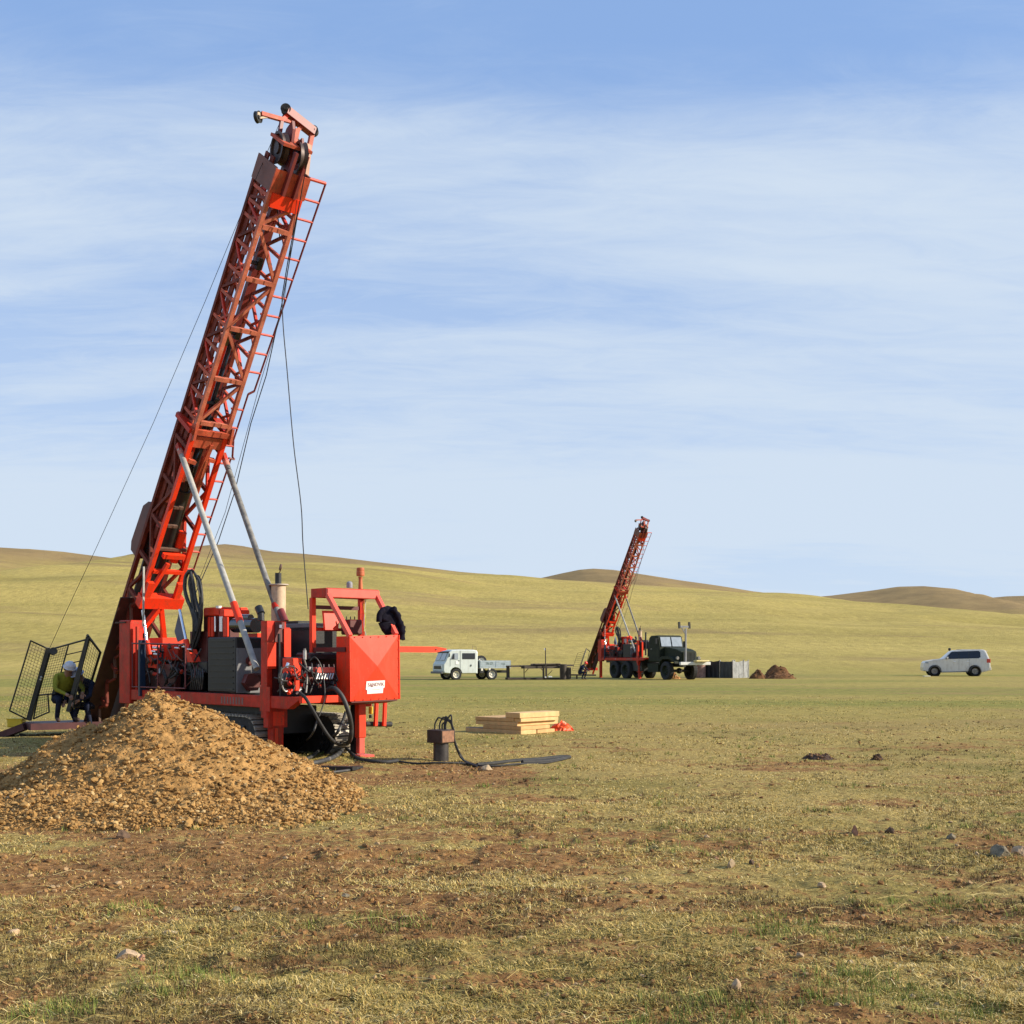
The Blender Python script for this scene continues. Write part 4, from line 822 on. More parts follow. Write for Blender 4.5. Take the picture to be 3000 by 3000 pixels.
# tie-down strap and safety sling on the post
nshare(MB().tube(spline([Aq(1068,1745,0.3), Aq(1066,1780,0.32), Aq(1071,1820,0.32), Aq(1066,1850,0.32)], 5), 0.007, 5), 'hanging_strap', mat('yellow_strap', (0.55,0.52,0.06), 0.7), cab)
nshare(MB().tube(spline([Aq(1072,1745,0.3), Aq(1069,1790,0.32), Aq(1066,1830,0.32), Aq(1072,1862,0.32)], 5), 0.006, 5), 'hanging_strap', mat('white_cord', (0.5,0.5,0.5), 0.7), cab)
# ---- crawler tracks
def track(b0, b1, a0, a1, h):
    r = h/2; prof = []
    for t in np.linspace(-math.pi/2, math.pi/2, 9): prof.append((a1-r+r*math.cos(t), r+r*math.sin(t)))
    for t in np.linspace(math.pi/2, 3*math.pi/2, 9): prof.append((a0+r+r*math.cos(t), r+r*math.sin(t)))
    tr = nshare(MB().prism([(x, b0+0.03, z) for x, z in prof], (0, b1-b0-0.06, 0)), 'track', RUBBER)
    L = 0; segs = list(zip(prof, prof[1:]+prof[:1])); tot = sum(math.dist(p, q) for p, q in segs); n = int(tot/0.105); gm = None
    shoe = mat('worn_track_shoe', (0.30,0.27,0.22), 0.5, metal=0.3, var=0.3, vscale=12, col2=(0.1,0.08,0.06))
    for k in range(n):
        s = tot*k/n; 
        for p, q in segs:
            d = math.dist(p, q)
            if s <= d: break
            s -= d
        f = s/d; x = p[0]+(q[0]-p[0])*f; z = p[1]+(q[1]-p[1])*f; tx, tz = (q[0]-p[0])/d, (q[1]-p[1])/d
        if gm is None: 
            g = MB().box((-0.042,-(b1-b0)/2,-0.004), (0.042,(b1-b0)/2,0.012)).box((-0.012,-(b1-b0)/2,0.012), (0.012,(b1-b0)/2,0.034)).build('grouser', shoe); gm = g.data
        else: g = bpy.data.objects.new('grouser', gm); COL.objects.link(g)
        g.parent = tr; g.location = (x, (b0+b1)/2, z); g.rotation_euler = (0, -math.atan2(tz, tx)+math.pi, 0)
    for a_ in np.linspace(a0+0.3, a1-0.3, 6): nshare(MB().lathe([(0,0),(0.05,-0.02),(0.05,0.02),(0.13,0.02),(0.13,0.06),(0,0.06)][::1], (a_, b0-0.03, 0.19), (0,1,0), 18), 'track_roller', BLACK, tr)
    nshare(MB().bbox((a0+0.4,b0-0.01,0.25), (a1-0.35,b0+0.03,0.48), 0.02), 'track_frame', BLACK, tr)
track(-0.05, 0.33, -4.5, -0.24, 0.62); track(1.12, 1.50, -4.3, 0.14+0.10, 0.62)
nshare(MB().box((-4.0,0.30,0.34),(-0.35,1.15,0.78)), 'undercarriage', BLACK)
# ---- wires
wire = mat('black_wire', (0.012,0.013,0.018), 0.6)
def cable(name, pts, r, m=None, share=False, n=6):
    return part(MB().tube(pts, r, n), name, m or wire, None, share)
top_w = F(s_c+0.5, DEP*0.1, 1.0)
cable('winch_line', [c2+Vector((0.26,0,0)), FR(884,560,-0.1), FR(870,640,-0.2), FR(828,880,-0.25), FR(780,1100,-0.25), FR(735,1240,-0.3), FR(688,1440,-0.35), FR(640,1585,-0.4), B(570,1745,0.8)], 0.009, share=True, n=5)
cable('winch_line', [FR(806,560,0.3), FR(812,610,0.3), FR(820,700,0.3)], 0.010, share=True)
cable('winch_line', [FR(873,560,-0.1), FR(830,900,-0.2), FR(760,1130,-0.2), FR(660,1500,-0.3), B(575,1720,0.8)], 0.005, share=True, n=5)
cable('hanging_cable', spline([FR(882,575,-0.15), FR(850,730,-0.2), FR(826,870,-0.25)], 4)[:-1]+spline([FR(826,870,-0.25), NR.b(830,960,1.0), NR.b(841,1083,1.05), NR.b(860,1300,1.1), NR.b(882,1480,1.15), NR.b(888,1600,1.2), NR.b(903,1785,1.25)], 6), 0.009, n=5)
r2 = random.Random(5)
for k in range(34):
    x = 400+r2.random()*190; y = 1885+r2.random()*95; x2 = x+r2.uniform(-34,34); y2 = min(2012, y+r2.uniform(18,70)); b_ = 0.08+0.25*r2.random()
    part(MB().tube(spline([B(x, y, b_), B((x+x2)/2+r2.uniform(-16,16), (y+y2)/2+r2.uniform(-6,16), b_-0.08), B(x2, y2, b_)], 6), r2.uniform(0.009,0.02), 6), 'deck_hose', r2.choice([HOSE, RUBBER, RUBBER, MG, RUST]))
for k in range(30):
    x = 395+r2.random()*195; y = 1890+r2.random()*115; p = B(x, y, 0.1+0.2*r2.random())
    part(MB().cyl(p, p+Vector((r2.uniform(-.08,.08), r2.uniform(-.05,.05), r2.uniform(-.05,.09))), r2.uniform(0.014,0.04), 8), 'pipe_fitting', r2.choice([STEEL, RED, BLACK, BLACK, MG, RUST]))
part(MB().bbox((-4.9,0.5,DZ), (-3.1,0.62,DZ+0.78), 0.01), 'shade_backing', BLACK)  # black sheet added for the shade at the rear of the deck
# dark boxes added to stand for the darkness behind the control panels
part(MB().bbox((-4.95,0.75,DZ), (-3.0,1.3,DZ+0.62), 0.02).bbox((-4.6,0.55,DZ), (-3.6,0.75,DZ+0.45), 0.02), 'tank_and_shade_fill', MATS['dark_rust_plate'])
part(MB().bbox((-2.95,0.6,DZ), (-2.2,1.35,DZ+0.9), 0.02), 'tank_and_shade_fill', BLACK)
# ================================================================ jacket hung on the cab
JK = mat('black_fleece', (0.010,0.009,0.016), 0.95, var=0.3, vscale=14, bump=0.5, bscale=18, spec=0.1)
jp = [Aq(x, y, 0.95) for x, y in ((1118,1790),(1122,1778),(1136,1774),(1152,1779),(1165,1790),(1175,1812),(1184,1832),(1189,1836),(1186,1848),(1186,1868),(1182,1877),(1172,1874),(1166,1862),(1158,1858),(1145,1860),(1130,1862),(1118,1848),(1108,1826),(1118,1820),(1106,1817),(1105,1800))]
je = empty('hanging_jacket', NR.O, NR.rz, 'black fleece jacket slung over the right slanting post of the red cab', 'jacket')
def blob_cloth(poly, thick, name, m, parent, n=2):
    """a soft padded sheet: outline, then rings drawn in and puffed out"""
    c = sum(poly, Vector())/len(poly); mb = MB(); N_ = len(poly); fr = []
    for sgn in (1, -1):
        rings = [poly]
        for f, t in ((0.86,0.55),(0.6,0.9),(0.3,1.0)):
            rings.append([c+(p-c)*f+Vector((sgn*thick*t*(0.75+0.5*random.random()),0,0)) for p in poly])
        vs = [p for r_ in rings for p in r_]+[c+Vector((sgn*thick,0,0))]
        fs = [(k*N_+i, k*N_+(i+1)%N_, (k+1)*N_+(i+1)%N_, (k+1)*N_+i) for k in range(3) for i in range(N_)]+[(3*N_+i, 3*N_+(i+1)%N_, 4*N_) for i in range(N_)]
        mb.add(vs, fs, True)
    return mb.build(name, m, parent)
blob_cloth(jp, 0.075, 'jacket_body', JK, je)
sl = [Aq(x, y, 1.04) for x, y in ((1150,1782),(1163,1800),(1172,1825),(1178,1850),(1177,1874))]
MB().tube(spline(sl, 4), 0.05, 10, rs=[0.05+0.012*math.sin(k*1.7) for k in range(17)]).build('sleeve', JK, je)
sl = [Aq(x, y, 1.0) for x, y in ((1124,1785),(1112,1800),(1110,1822))]
MB().tube(spline(sl, 4), 0.045, 10).build('sleeve', JK, je)
# ================================================================ hoses on the ground
def gz_(p, lift=0.02): return Vector((p.x, p.y, th(p.x, p.y)+lift))
def hose(name, pts, r, label, m=HOSE, group=None, cat='hose'):
    o = MB().tube(spline(pts, 7), r, 9).build(name, m); return tag(o, label, cat, group)
def wa(px, py, a): 
    p = Aq(px, py, a); return NR.O+NR.u*p.x+NR.v*p.y+Vector((0,0,p.z))
def wg(px, py, lift=0.02): return gz_(gpx(px, py), lift)
hose('suction_hose', [wa(957,2022,0.9), wa(970,2016,1.0), wa(985,2020,1.15), wa(1005,2045,1.25), wa(1022,2090,1.3), wa(1029,2130,1.2), wa(1026,2165,1.0), wg(1012,2202,0.10), wg(985,2225,0.04), wg(940,2242,0.04), wg(880,2249,0.04), wg(838,2248,0.03)], 0.036, 'thick grey-brown hose arching down from the pump past the right jack')
hose('water_hose', [wa(878,2030,0.95), wa(895,2045,1.1), wa(915,2078,1.2), wa(945,2130,1.2), wa(975,2170,1.1), wg(1010,2207,0.10), wg(1045,2228,0.03), wg(1080,2239,0.03), wg(1130,2240,0.03), wg(1165,2236,0.03)], 0.026, 'black hose sagging diagonally from the pump deck to the ground right of the tracks', RUBBER)
hose('water_hose', [wa(1013,2085,1.1), wa(1003,2115,1.1), wa(985,2150,1.1), wg(955,2188,0.15), wg(925,2218,0.04), wg(885,2236,0.03), wg(850,2243,0.03)], 0.024, 'dusty middle hose curving left from the right track towards the ochre heap', HOSE)
hose('water_hose', [wa(930,2108,0.9), wa(915,2150,0.9), wg(885,2196,0.10), wg(860,2222,0.03), wg(830,2238,0.03)], 0.015, 'thin grey hose dropping under the deck beside the left jack', HOSE)
hose('ground_hose', [wg(x, y) for x, y in ((842,2262),(880,2270),(930,2272),(985,2268),(1030,2262),(1055,2256))], 0.020, 'grey hose lying flat on the grass nearest the ochre heap', HOSE)
tag(MB().beam(gz_(gpx(866,2255),0.03), gz_(gpx(1040,2262),0.035), 0.14, 0.05).beam(gz_(gpx(1010,2262),0.03), gz_(gpx(1056,2256),0.03), 0.10, 0.03).build('shadow_strip', mat('shadow_black', (0.012,0.011,0.010), 0.5, var=0.3)), 'flat black strip added as the shadow of a hose in front of the right jack', 'shadow strip')  # thin dark geometry standing in for a hose's shadow on the ground
# wellhead stub with its control box and hoses
wc = gpx(1292, 2226); WZ = th(wc.x, wc.y)
wh = empty('pipe_stub', (wc.x, wc.y, WZ-0.02), math.radians(-40), 'rusty square box on a short upright steel pipe with hoses looping out of its top', 'pipe stub')
MB().cyl((0,0,0), (0,0,0.30), 0.118, 28).build('pipe', mat('dark_casing', (0.055,0.048,0.045), 0.45, metal=0.4, var=0.3, vscale=5, col2=(0.14,0.10,0.08)), wh)
MB().bbox((-0.155,-0.155,0.30), (0.155,0.155,0.50), 0.008).build('box', mat('shaded_rust', (0.045,0.026,0.018), 0.8, var=0.3, vscale=8), wh)  # rust darkened in the colour for the box's shaded faces
MB().bbox((0.156,-0.14,0.315), (0.162,0.14,0.485), 0.004).build('lit_face_plate', mat('lit_face_rust', (0.26,0.12,0.06), 0.7, var=0.35, vscale=10, col2=(0.22,0.12,0.08)), wh)  # added plate whose lighter rust colour stands for the sunlit face
s_ = 1/192.; he = gpx(1350, 2224); 
def hw(px, py, dy=0.0): return wpx(px, py, wc.y+dy)
for k, (x0, xm, ym, lift) in enumerate(((1274,1288,2101,0),(1288,1302,2100,0.03),(1302,1308,2098,0.06),(1296,1318,2108,-0.03),(1306,1322,2096,0.0))):
    mb = MB().tube(spline([hw(x0,2140), hw(x0,2122), hw((x0+xm)/2,ym+6), hw(xm,ym+(2 if k < 4 else 0)), hw(1318+k*1.5,2116+k), hw(1326+k,2140), hw(1329+k*0.6,2165), hw(1338+k*0.8,2195), hw(1352+k,2222)+Vector((0,0,0.0)), wg(1368,2234+k*0.8,0.03), wg(1398,2240+k,0.02)], 6), 0.012, 8)
    o = mb.build('control_hose', RUBBER); o.parent = wh; o.matrix_parent_inverse = (Matrix.Translation((wc.x, wc.y, WZ-0.02)) @ Matrix.Rotation(math.radians(-40), 4, 'Z')).inverted()
hose('ground_hose', [wg(x, y) for x, y in ((1170,2236),(1220,2239),(1290,2240),(1350,2238),(1385,2238),(1420,2243),(1460,2243),(1520,2238),(1600,2231),(1662,2225))], 0.015, 'thin black hose running along the ground past the foot of the pipe stub', RUBBER)
hose('ground_hose', [wg(x, y) for x, y in ((1398,2239),(1450,2236),(1520,2231),(1580,2226),(1640,2221),(1666,2220),(1660,2223),(1600,2229),(1530,2235))], 0.032, 'black bundled hose with a thick looped end lying right of the pipe stub', RUBBER)
# ================================================================ stacked timber
WOOD = []
for k, (c1_, c2_) in enumerate((((0.62,0.40,0.17),(0.70,0.48,0.24)), ((0.55,0.33,0.13),(0.64,0.42,0.20)))):
    WOOD.append(mat('fresh_pine_%s' % ('pale', 'honey')[k], c1_, 0.75, var=0.12, vscale=6, col2=c2_, bump=0.15))
WOODD = mat('weathered_brown_board', (0.21,0.13,0.085), 0.85, var=0.25, vscale=6, col2=(0.30,0.18,0.12))
cp = gpx(1526, 2153); tphi = math.radians(42)
TF = Frame(cp.x, cp.y, tphi)                    # a: towards the viewer-right, b: away; lit side faces +a
def timber(a0, a1, b0, b1, z0, z1, m, label, rot=0.0):
    o = MB().bbox((a0,b0,0), (a1,b1,z1-z0), 0.006).build('timber', m); o.location = TF.O+Vector((0,0,z0+th(cp.x,cp.y)-0.01)); o.rotation_euler = (0,0,TF.rz+rot)
    return tag(o, label, 'timber', 'boards stacked on the grass')
def tb(px, py): return TF.b(px, py, 0)
def ta(px, py): return TF.a(px, py, 0)
def zr(y0, y1): return (ta(1526, y1).z, ta(1526, y0).z)
z1_ = 0.085; 
L_ = [(1365,1526,1572,2140,2153,WOOD[0],'pale pine board at the bottom of the stack, left half of the lit side',1,0),
      (1368,1526,1625,2141,2152,WOOD[1],'pale pine board at the bottom of the stack, right half of the lit side',0,1574),
      (1366,1400,1410,2137,2152,WOODD,'greyish brown board sticking out to the left at the foot of the stack',2,0),
      (1416,1526,1612,2128.5,2139.5,WOOD[1],'pine board second from the bottom of the stack',1,0),
      (1392,1515,1633,2116.5,2128,WOOD[0],'long pine board lying in the middle of the stack',1,0),
      (1392,1505,1592,2105,2116,WOOD[1],'pine board second from the top of the stack, left of its gap',1,0),
      (1470,1592,1638,2105.5,2116,WOOD[0],'short pine board second from the top of the stack, right of its gap',0,1594),
      (1480,1523,1638,2089,2104.5,WOOD[0],'thick pine board on top of the stack',1,0)]
for k, (xl, xc, xr, yt, yb, m, lab, md, xs) in enumerate(L_):
    zb_, zt_ = ta(1526, yb).z, ta(1526, yt).z
    ac_ = TF.b(xc, (yt+yb)/2, 0).x                               # slide of the lit face against the stack's corner
    bL_ = 0.0; 
    if md == 2: a0 = TF.b(1392, 2140, 0.0).x; timber(a0-0.28, a0+0.30, 0.0, 0.16, 0, 0.10, m, lab); continue
    if md == 0: b0 = TF.a(xs, 2120, ac_ if k != 1 else 0).y; b1 = TF.a(xr, 2120, 0).y; ac_ = 0 if k == 1 else -0.02
    else: b0 = 0; b1 = TF.a(xr, (yt+yb)/2, ac_).y
    aL = TF.b(xl, (yt+yb)/2, 0).x
    timber(aL, ac_, b0, b1, max(zb_, 0), zt_, m, lab, rot=random.uniform(-0.012, 0.012))
def crumple(name, c, size, h, m, label, cat, n=14, seed=1):
    r_ = random.Random(seed); vs = []; fs = []
    for i in range(n):
        for j in range(n):
            u, v_ = i/(n-1)*2-1, j/(n-1)*2-1; e = max(0, 1-(u*u+v_*v_)**0.5)
            vs.append((u*size[0]+r_.uniform(-.03,.03), v_*size[1]+r_.uniform(-.03,.03), e**0.6*h*r_.uniform(0.45,1.2)))
    for i in range(n-1):
        for j in range(n-1): fs.append((i*n+j, i*n+j+1, (i+1)*n+j+1, (i+1)*n+j))
    mb = MB(); mb.add(vs, fs, False); o = mb.build(name, m); o.location = c; return tag(o, label, cat)
oc = gpx(1648, 2144); crumple('plastic_sheet', (oc.x-0.02, oc.y+0.25, th(oc.x,oc.y)), (0.26,0.25), 0.20, mat('orange_plastic', (0.85,0.10,0.015), 0.5, var=0.15, vscale=9), 'crumpled orange plastic sheet beside the right end of the timber stack', 'plastic sheet', seed=4)
# ================================================================ walkway, mesh cage and men behind the heap
CY = 24.4
def cw(px, py, Y=CY): return wpx(px, py, Y)
wk = tag(MB().beam(cw(-40,2172), cw(78,2127), 0.35, 0.13).beam(cw(74,2127), cw(290,2120,25.2), 0.95, 0.13).build('walkway_beam', mat('dark_maroon_beam', (0.075,0.022,0.022), 0.6, var=0.25)), 'dark maroon walkway beam sloping down at the left behind the ochre heap', 'walkway')
MB().beam(cw(66,2150), cw(56,2196), 0.10, 0.10, (0,1,0)).beam(cw(62,2196), cw(46,2206), 0.12, 0.05, (0,1,0)).build('leg', RUBBER, wk)
MB().cyl(cw(113,2152), cw(113,2164), 0.03, 10).build('tie_ring', BLACK, wk)
yb_ = tag(MB().bbox((0,0,0),(0.30,0.22,0.165),0.015).bbox((-0.01,-0.01,0.150),(0.31,0.23,0.18),0.008).build('yellow_crate', YEL), 'small yellow plastic crate on the sloping walkway at the left edge', 'crate'); yb_.location = cw(20,2131,24.5)
CAGE = mat('dark_cage_steel', (0.028,0.026,0.018), 0.5, var=0.3, col2=(0.07,0.06,0.04)); WIREM = mat('dark_mesh_wire', (0.05,0.045,0.03), 0.6)
cg = empty('safety_cage', (0,0,0), 0, 'dark steel safety cage of hinged wire mesh panels standing open behind the heap', 'cage')
def panel(c, nx, ny, fr=0.016, r=0.0035, name='mesh_panel', sub=None):
    """four corners in order, a framed panel with crossing wires, each wire a real rod"""
    p = MB()
    for i in range(4): p.tube([c[i], c[(i+1)%4]], fr, 7)
    pn = p.build(name, CAGE, cg); mb = MB()
    for k in range(1, nx): mb.tube([c[0].lerp(c[1], k/nx), c[3].lerp(c[2], k/nx)], r, 4, False)
    for k in range(1, ny): mb.tube([c[0].lerp(c[3], k/ny), c[1].lerp(c[2], k/ny)], r, 4, False)
    tag(mb.build('wire_mesh', WIREM, pn), kind='stuff'); return pn
panel([cw(90,1877,24.1), cw(141,1901,24.6), cw(81,2108,24.6), cw(28,2082,24.1)], 6, 24)
panel([cw(150,1902,24.6), cw(201,1888,24.4), cw(162,2032,24.4), cw(112,2037,24.6)], 7, 18)
panel([cw(112,2037,24.6), cw(140,2034,24.4), cw(144,2086,24.4), cw(98,2106,24.6)], 6, 8)
panel([cw(260,1868,24.2), cw(294,1911,24.7), cw(246,2068,24.7), cw(214,2072,24.2)], 6, 22)
MB().beam(cw(143,1898,24.6), cw(84,2110,24.6), 0.085, 0.085, (0,1,0)).build('hinge_post', CAGE, cg)
MB().beam(cw(259,1866,24.3), cw(200,2085,24.3), 0.075, 0.075, (0,1,0)).build('hinge_post', CAGE, cg)
MB().tube([cw(256,1861,24.2), cw(294,1911,24.7), cw(246,2068,24.7)], 0.028, 8).build('frame_bar', CAGE, cg)
MB().tube([cw(150,1902,24.6), cw(255,1873,24.3)], 0.018, 8).build('frame_bar', CAGE, cg)
for y0, y1, xs, xe in ((1918,1907,196,243),(1948,1936,188,236)): MB().tube([cw(xs,y0,24.4), cw(xe,y1,24.3)], 0.011, 6).build('step_bar', CAGE, cg)
MB().lathe([(0,-0.03),(0.075,-0.03),(0.06,0),(0.075,0.03),(0,0.03)], cw(156,1908,24.5), (0.5,-0.8,0.2), 18).build('guide_sheave', CAGE, cg)
for k, y in enumerate((1983,1990)): MB().cyl(cw(119-k*2,y,24.5), cw(123-k*2,y+2,24.5), 0.022, 8).build('latch', STEEL, cg)
# the slack sand line from the mast head to the cage
sl_ = MB().tube([NR.O+NR.u*tb0.x+NR.v*tb0.y+Vector((0,0,tb0.z))]+[wpx(722,589,20.0), wpx(600,885,21.0), wpx(450,1237,22.6), wpx(275,1620,23.6), wpx(190,1800,24.2), wpx(145,1900,24.5)], 0.005, 5).build('sand_line', wire)
tag(sl_, 'thin steel line running from the mast head down to the mesh cage', 'cable')
# ================================================================ people
SKIN = mat('weathered_skin', (0.30,0.16,0.10), 0.6, var=0.08); NAVY = mat('navy_work_cloth', (0.018,0.022,0.042), 0.9, var=0.3, vscale=9, bump=0.4, spec=0.1)
HIVIS = mat('dull_yellow_vest', (0.24,0.235,0.030), 0.85, var=0.2, vscale=7, bump=0.3, spec=0.1); BLUEC = mat('pale_blue_shirt', (0.22,0.28,0.50), 0.85, var=0.15, spec=0.1)
BOOT = mat('brown_boot', (0.05,0.03,0.02), 0.7)
def person(name, loc, rz, J, label, top, legs, sleeves, hat=None, group=None, scale=1.0):
    """one continuous skinned body from joints; J: joint -> (x forward, y left, z up)"""
    J = {k: Vector(v_) for k, v_ in J.items()}
    E = [('pelvis','belly'),('belly','chest'),('chest','neck'),('neck','head'),('head','crown')]
    for s in 'LR': E += [('chest','sho'+s),('sho'+s,'elb'+s),('elb'+s,'wri'+s),('wri'+s,'palm'+s),('pelvis','hip'+s),('hip'+s,'kne'+s),('kne'+s,'ank'+s),('ank'+s,'toe'+s)]
    Rd = dict(pelvis=.145,belly=.135,chest=.155,neck=.058,head=.098,crown=.075,sho=.075,elb=.047,wri=.032,palm=.036,hip=.10,kne=.065,ank=.045,toe=.045)
    names = [k_ for k_ in J if k_ != 'face']; me = bpy.data.meshes.new(name+'_body'); me.from_pydata([J[k] for k in names], [(names.index(a), names.index(b)) for a, b in E], [])
    o = bpy.data.objects.new('body_cage', me); COL.objects.link(o)
    md = o.modifiers.new('skin', 'SKIN'); md.use_smooth_shade = True
    for i, k in enumerate(names):
        r = Rd.get(k) or Rd[k[:-1]]; me.skin_vertices[0].data[i].radius = (r, r*(1.15 if k in ('chest','pelvis') else 1.0)); me.skin_vertices[0].data[i].use_root = (k == 'pelvis')
    o.modifiers.new('sub', 'SUBSURF').levels = 1
    dg = bpy.context.evaluated_depsgraph_get(); m2 = bpy.data.meshes.new_from_object(o.evaluated_get(dg)); bpy.data.objects.remove(o)
    zone = {}
    for a, b in E:
        k = b[:-1] if b[-1] in 'LR' else b
        zone[(a,b)] = 0 if b == 'neck' else {'belly':0,'chest':0,'sho':0,'neck':3,'head':3,'crown':3,'elb':2,'wri':2,'palm':3,'hip':1,'kne':1,'ank':1,'toe':4}[k]
    mb = MB(); vs = [v_.co.copy() for v_ in m2.vertices]
    for p in m2.polygons:
        c = p.center; best = None
        for (a, b), z_ in zone.items():
            A_, B_ = J[a], J[b]; t = max(0, min(1, (c-A_).dot(B_-A_)/max((B_-A_).length_squared, 1e-6))); d = (c-A_.lerp(B_, t)).length
            if best is None or d < best[0]: best = (d, z_)
        mb.f.append(tuple(p.vertices)); mb.sm.append(True); mb.mi.append(best[1])
    mb.v = [tuple(v_) for v_ in vs]
    # face: nose, ears, brow; hands: five fingers curling from each palm
    up = (J['crown']-J['neck']).normalized(); fw = (J['face']-J['head']).normalized() if 'face' in J else Vector((1,0,0)); sd_ = up.cross(fw)
    hd = J['head']
    mb.tube([hd+fw*0.085+up*0.03, hd+fw*0.115-up*0.012, hd+fw*0.09-up*0.022], 0.012, 6, mi=3)
    for sg in (-1, 1):
        mb.tube([hd+sd_*sg*0.092+up*0.025, hd+sd_*sg*0.103, hd+sd_*sg*0.092-up*0.025], 0.014, 6, mi=3)
        mb.tube([hd+fw*0.092+sd_*sg*0.035+up*0.022, hd+fw*0.096+sd_*sg*0.03+up*0.018], 0.010, 6, mi=4)
    mb.tube([hd+fw*0.092+sd_*0.025-up*0.05, hd+fw*0.097-up*0.052, hd+fw*0.092-sd_*0.025-up*0.05], 0.006, 6, mi=4)
    for s in 'LR':
        pa = J['palm'+s]; d = (pa-J['wri'+s]).normalized(); x = d.cross(up); x = x.normalized() if x.length > .1 else Vector((0,1,0)); n_ = x.cross(d)
        for k, ln in enumerate((0.075, 0.085, 0.08, 0.065)):
            b_ = pa+x*(k-1.5)*0.018+d*0.02; mb.tube([b_, b_+d*ln*0.45-n_*0.008, b_+d*ln*0.75-n_*0.03, b_+d*ln*0.8-n_*0.055], 0.009, 6, mi=3, rs=[.010,.0095,.0085,.007])
        b_ = pa-x*0.03-d*0.01; mb.tube([b_, b_-x*0.025+d*0.02, b_-x*0.03+d*0.05-n_*0.01], 0.010, 6, mi=3, rs=[.012,.0105,.008])
    root = empty('person', loc, rz, label, 'person', group); root.scale = (scale,)*3
    mb.build('body', [top, legs, sleeves, SKIN, BOOT], root)
    if hat:
        h = MB(); c = hd+up*0.035; q = up.to_track_quat('Z', 'X')
        prof = [(0.115,0.0),(0.113,0.03),(0.104,0.07),(0.076,0.10),(0.036,0.114),(0.0,0.117)]
        h.lathe([(0.0,-0.002),(0.128,-0.004),(0.130,0.004),(0.115,0.010)]+prof[1:], c, up, 22)
        h.tube([c+fw*0.13+sd_*0.06, c+fw*0.165, c+fw*0.13-sd_*0.06], 0.012, 6); h.build('hard_hat', hat, root)
    return root
bend = dict(pelvis=(-.22,0,.88), belly=(-.10,0,1.0), chest=(.10,0,1.17), neck=(.20,0,1.29), head=(.27,0,1.37), crown=(.30,0,1.45), face=(.37,0,1.33),
    shoL=(.10,.19,1.22), shoR=(.10,-.19,1.22), elbL=(.16,.30,.95), elbR=(.18,-.27,.94), wriL=(.36,.20,.80), wriR=(.38,-.12,.80), palmL=(.43,.16,.76), palmR=(.45,-.08,.77),
    hipL=(-.20,.11,.82), hipR=(-.20,-.11,.82), kneL=(.02,.15,.46), kneR=(.0,-.15,.47), ankL=(-.14,.15,.08), ankR=(-.16,-.15,.08), toeL=(.04,.17,.04), toeR=(.02,-.17,.04))
crouch = dict(pelvis=(-.25,0,.48), belly=(-.18,0,.62), chest=(.0,0,.84), neck=(.10,0,.97), head=(.17,0,1.05), crown=(.20,0,1.13), face=(.27,0,1.01),
    shoL=(.0,.19,.89), shoR=(.0,-.19,.89), elbL=(.16,.28,.66), elbR=(.16,-.28,.66), wriL=(.36,.18,.58), wriR=(.36,-.14,.56), palmL=(.43,.15,.55), palmR=(.43,-.11,.53),
    hipL=(-.22,.12,.44), hipR=(-.22,-.12,.44), kneL=(.18,.20,.50), kneR=(.17,-.20,.48), ankL=(.02,.17,.08), ankR=(-.02,-.17,.08), toeL=(.19,.19,.04), toeR=(.15,-.19,.04))
WHAT = mat('white_hard_hat', (0.62,0.62,0.64), 0.35, var=0.05); RHAT = mat('red_hard_hat', (0.70,0.035,0.02), 0.35); BHAT = mat('pale_blue_hard_hat', (0.40,0.46,0.66), 0.35, var=0.05)
def at_px(px, Y): return ((px-1500)*Y/F_PX, Y, th((px-1500)*Y/F_PX, Y))
dp_ = at_px(193, 24.5); person('driller', (dp_[0], dp_[1], dp_[2]+0.27), math.radians(-48), crouch, 'worker in a white hard hat and dull yellow vest crouching inside the mesh cage', HIVIS, NAVY, HIVIS, WHAT, scale=1.02)
hp_ = at_px(246, 24.75); person('helper', (hp_[0], hp_[1], 0.10), math.radians(-110), crouch, 'worker in a pale blue hard hat crouching low beside the yellow vest', NAVY, NAVY, NAVY, BHAT, scale=1.05)
person('far_driller', at_px(1708, 79.5), math.radians(-25), crouch, 'worker in red hard hat and navy overalls crouching at the foot of the far mast', NAVY, NAVY, NAVY, RHAT)
# ================================================================ the far rig, mounted on a green six-wheel truck
TP = math.radians(64); TY = 82.5; TR = Frame((1868-1500)*TY/F_PX, TY, TP)
truck = empty('truck_mounted_drill_rig', TR.O, TR.rz, 'far red drill rig with raised lattice mast on a dark green bonneted truck', 'drill truck')
DZF = 0.47
def copy_tree(o, parent, dz=None):
    c = o.copy(); COL.objects.link(c); c.parent = parent
    if dz is not None: c.location.z += dz
    for ch in list(o.children): copy_tree(ch, c)
    return c
for o in shared: copy_tree(o, truck, DZF)
def tpart(mb, name, m, parent=None, **k): return tag(mb.build(name, m, parent or truck), **k)
GRN = mat('army_green_paint', (0.016,0.021,0.010), 0.65, var=0.25, vscale=3, col2=(0.032,0.034,0.018), spec=0.25); TYRE = mat('tyre_rubber', (0.018,0.018,0.018), 0.85, var=0.3, vscale=12, col2=(0.05,0.045,0.038))
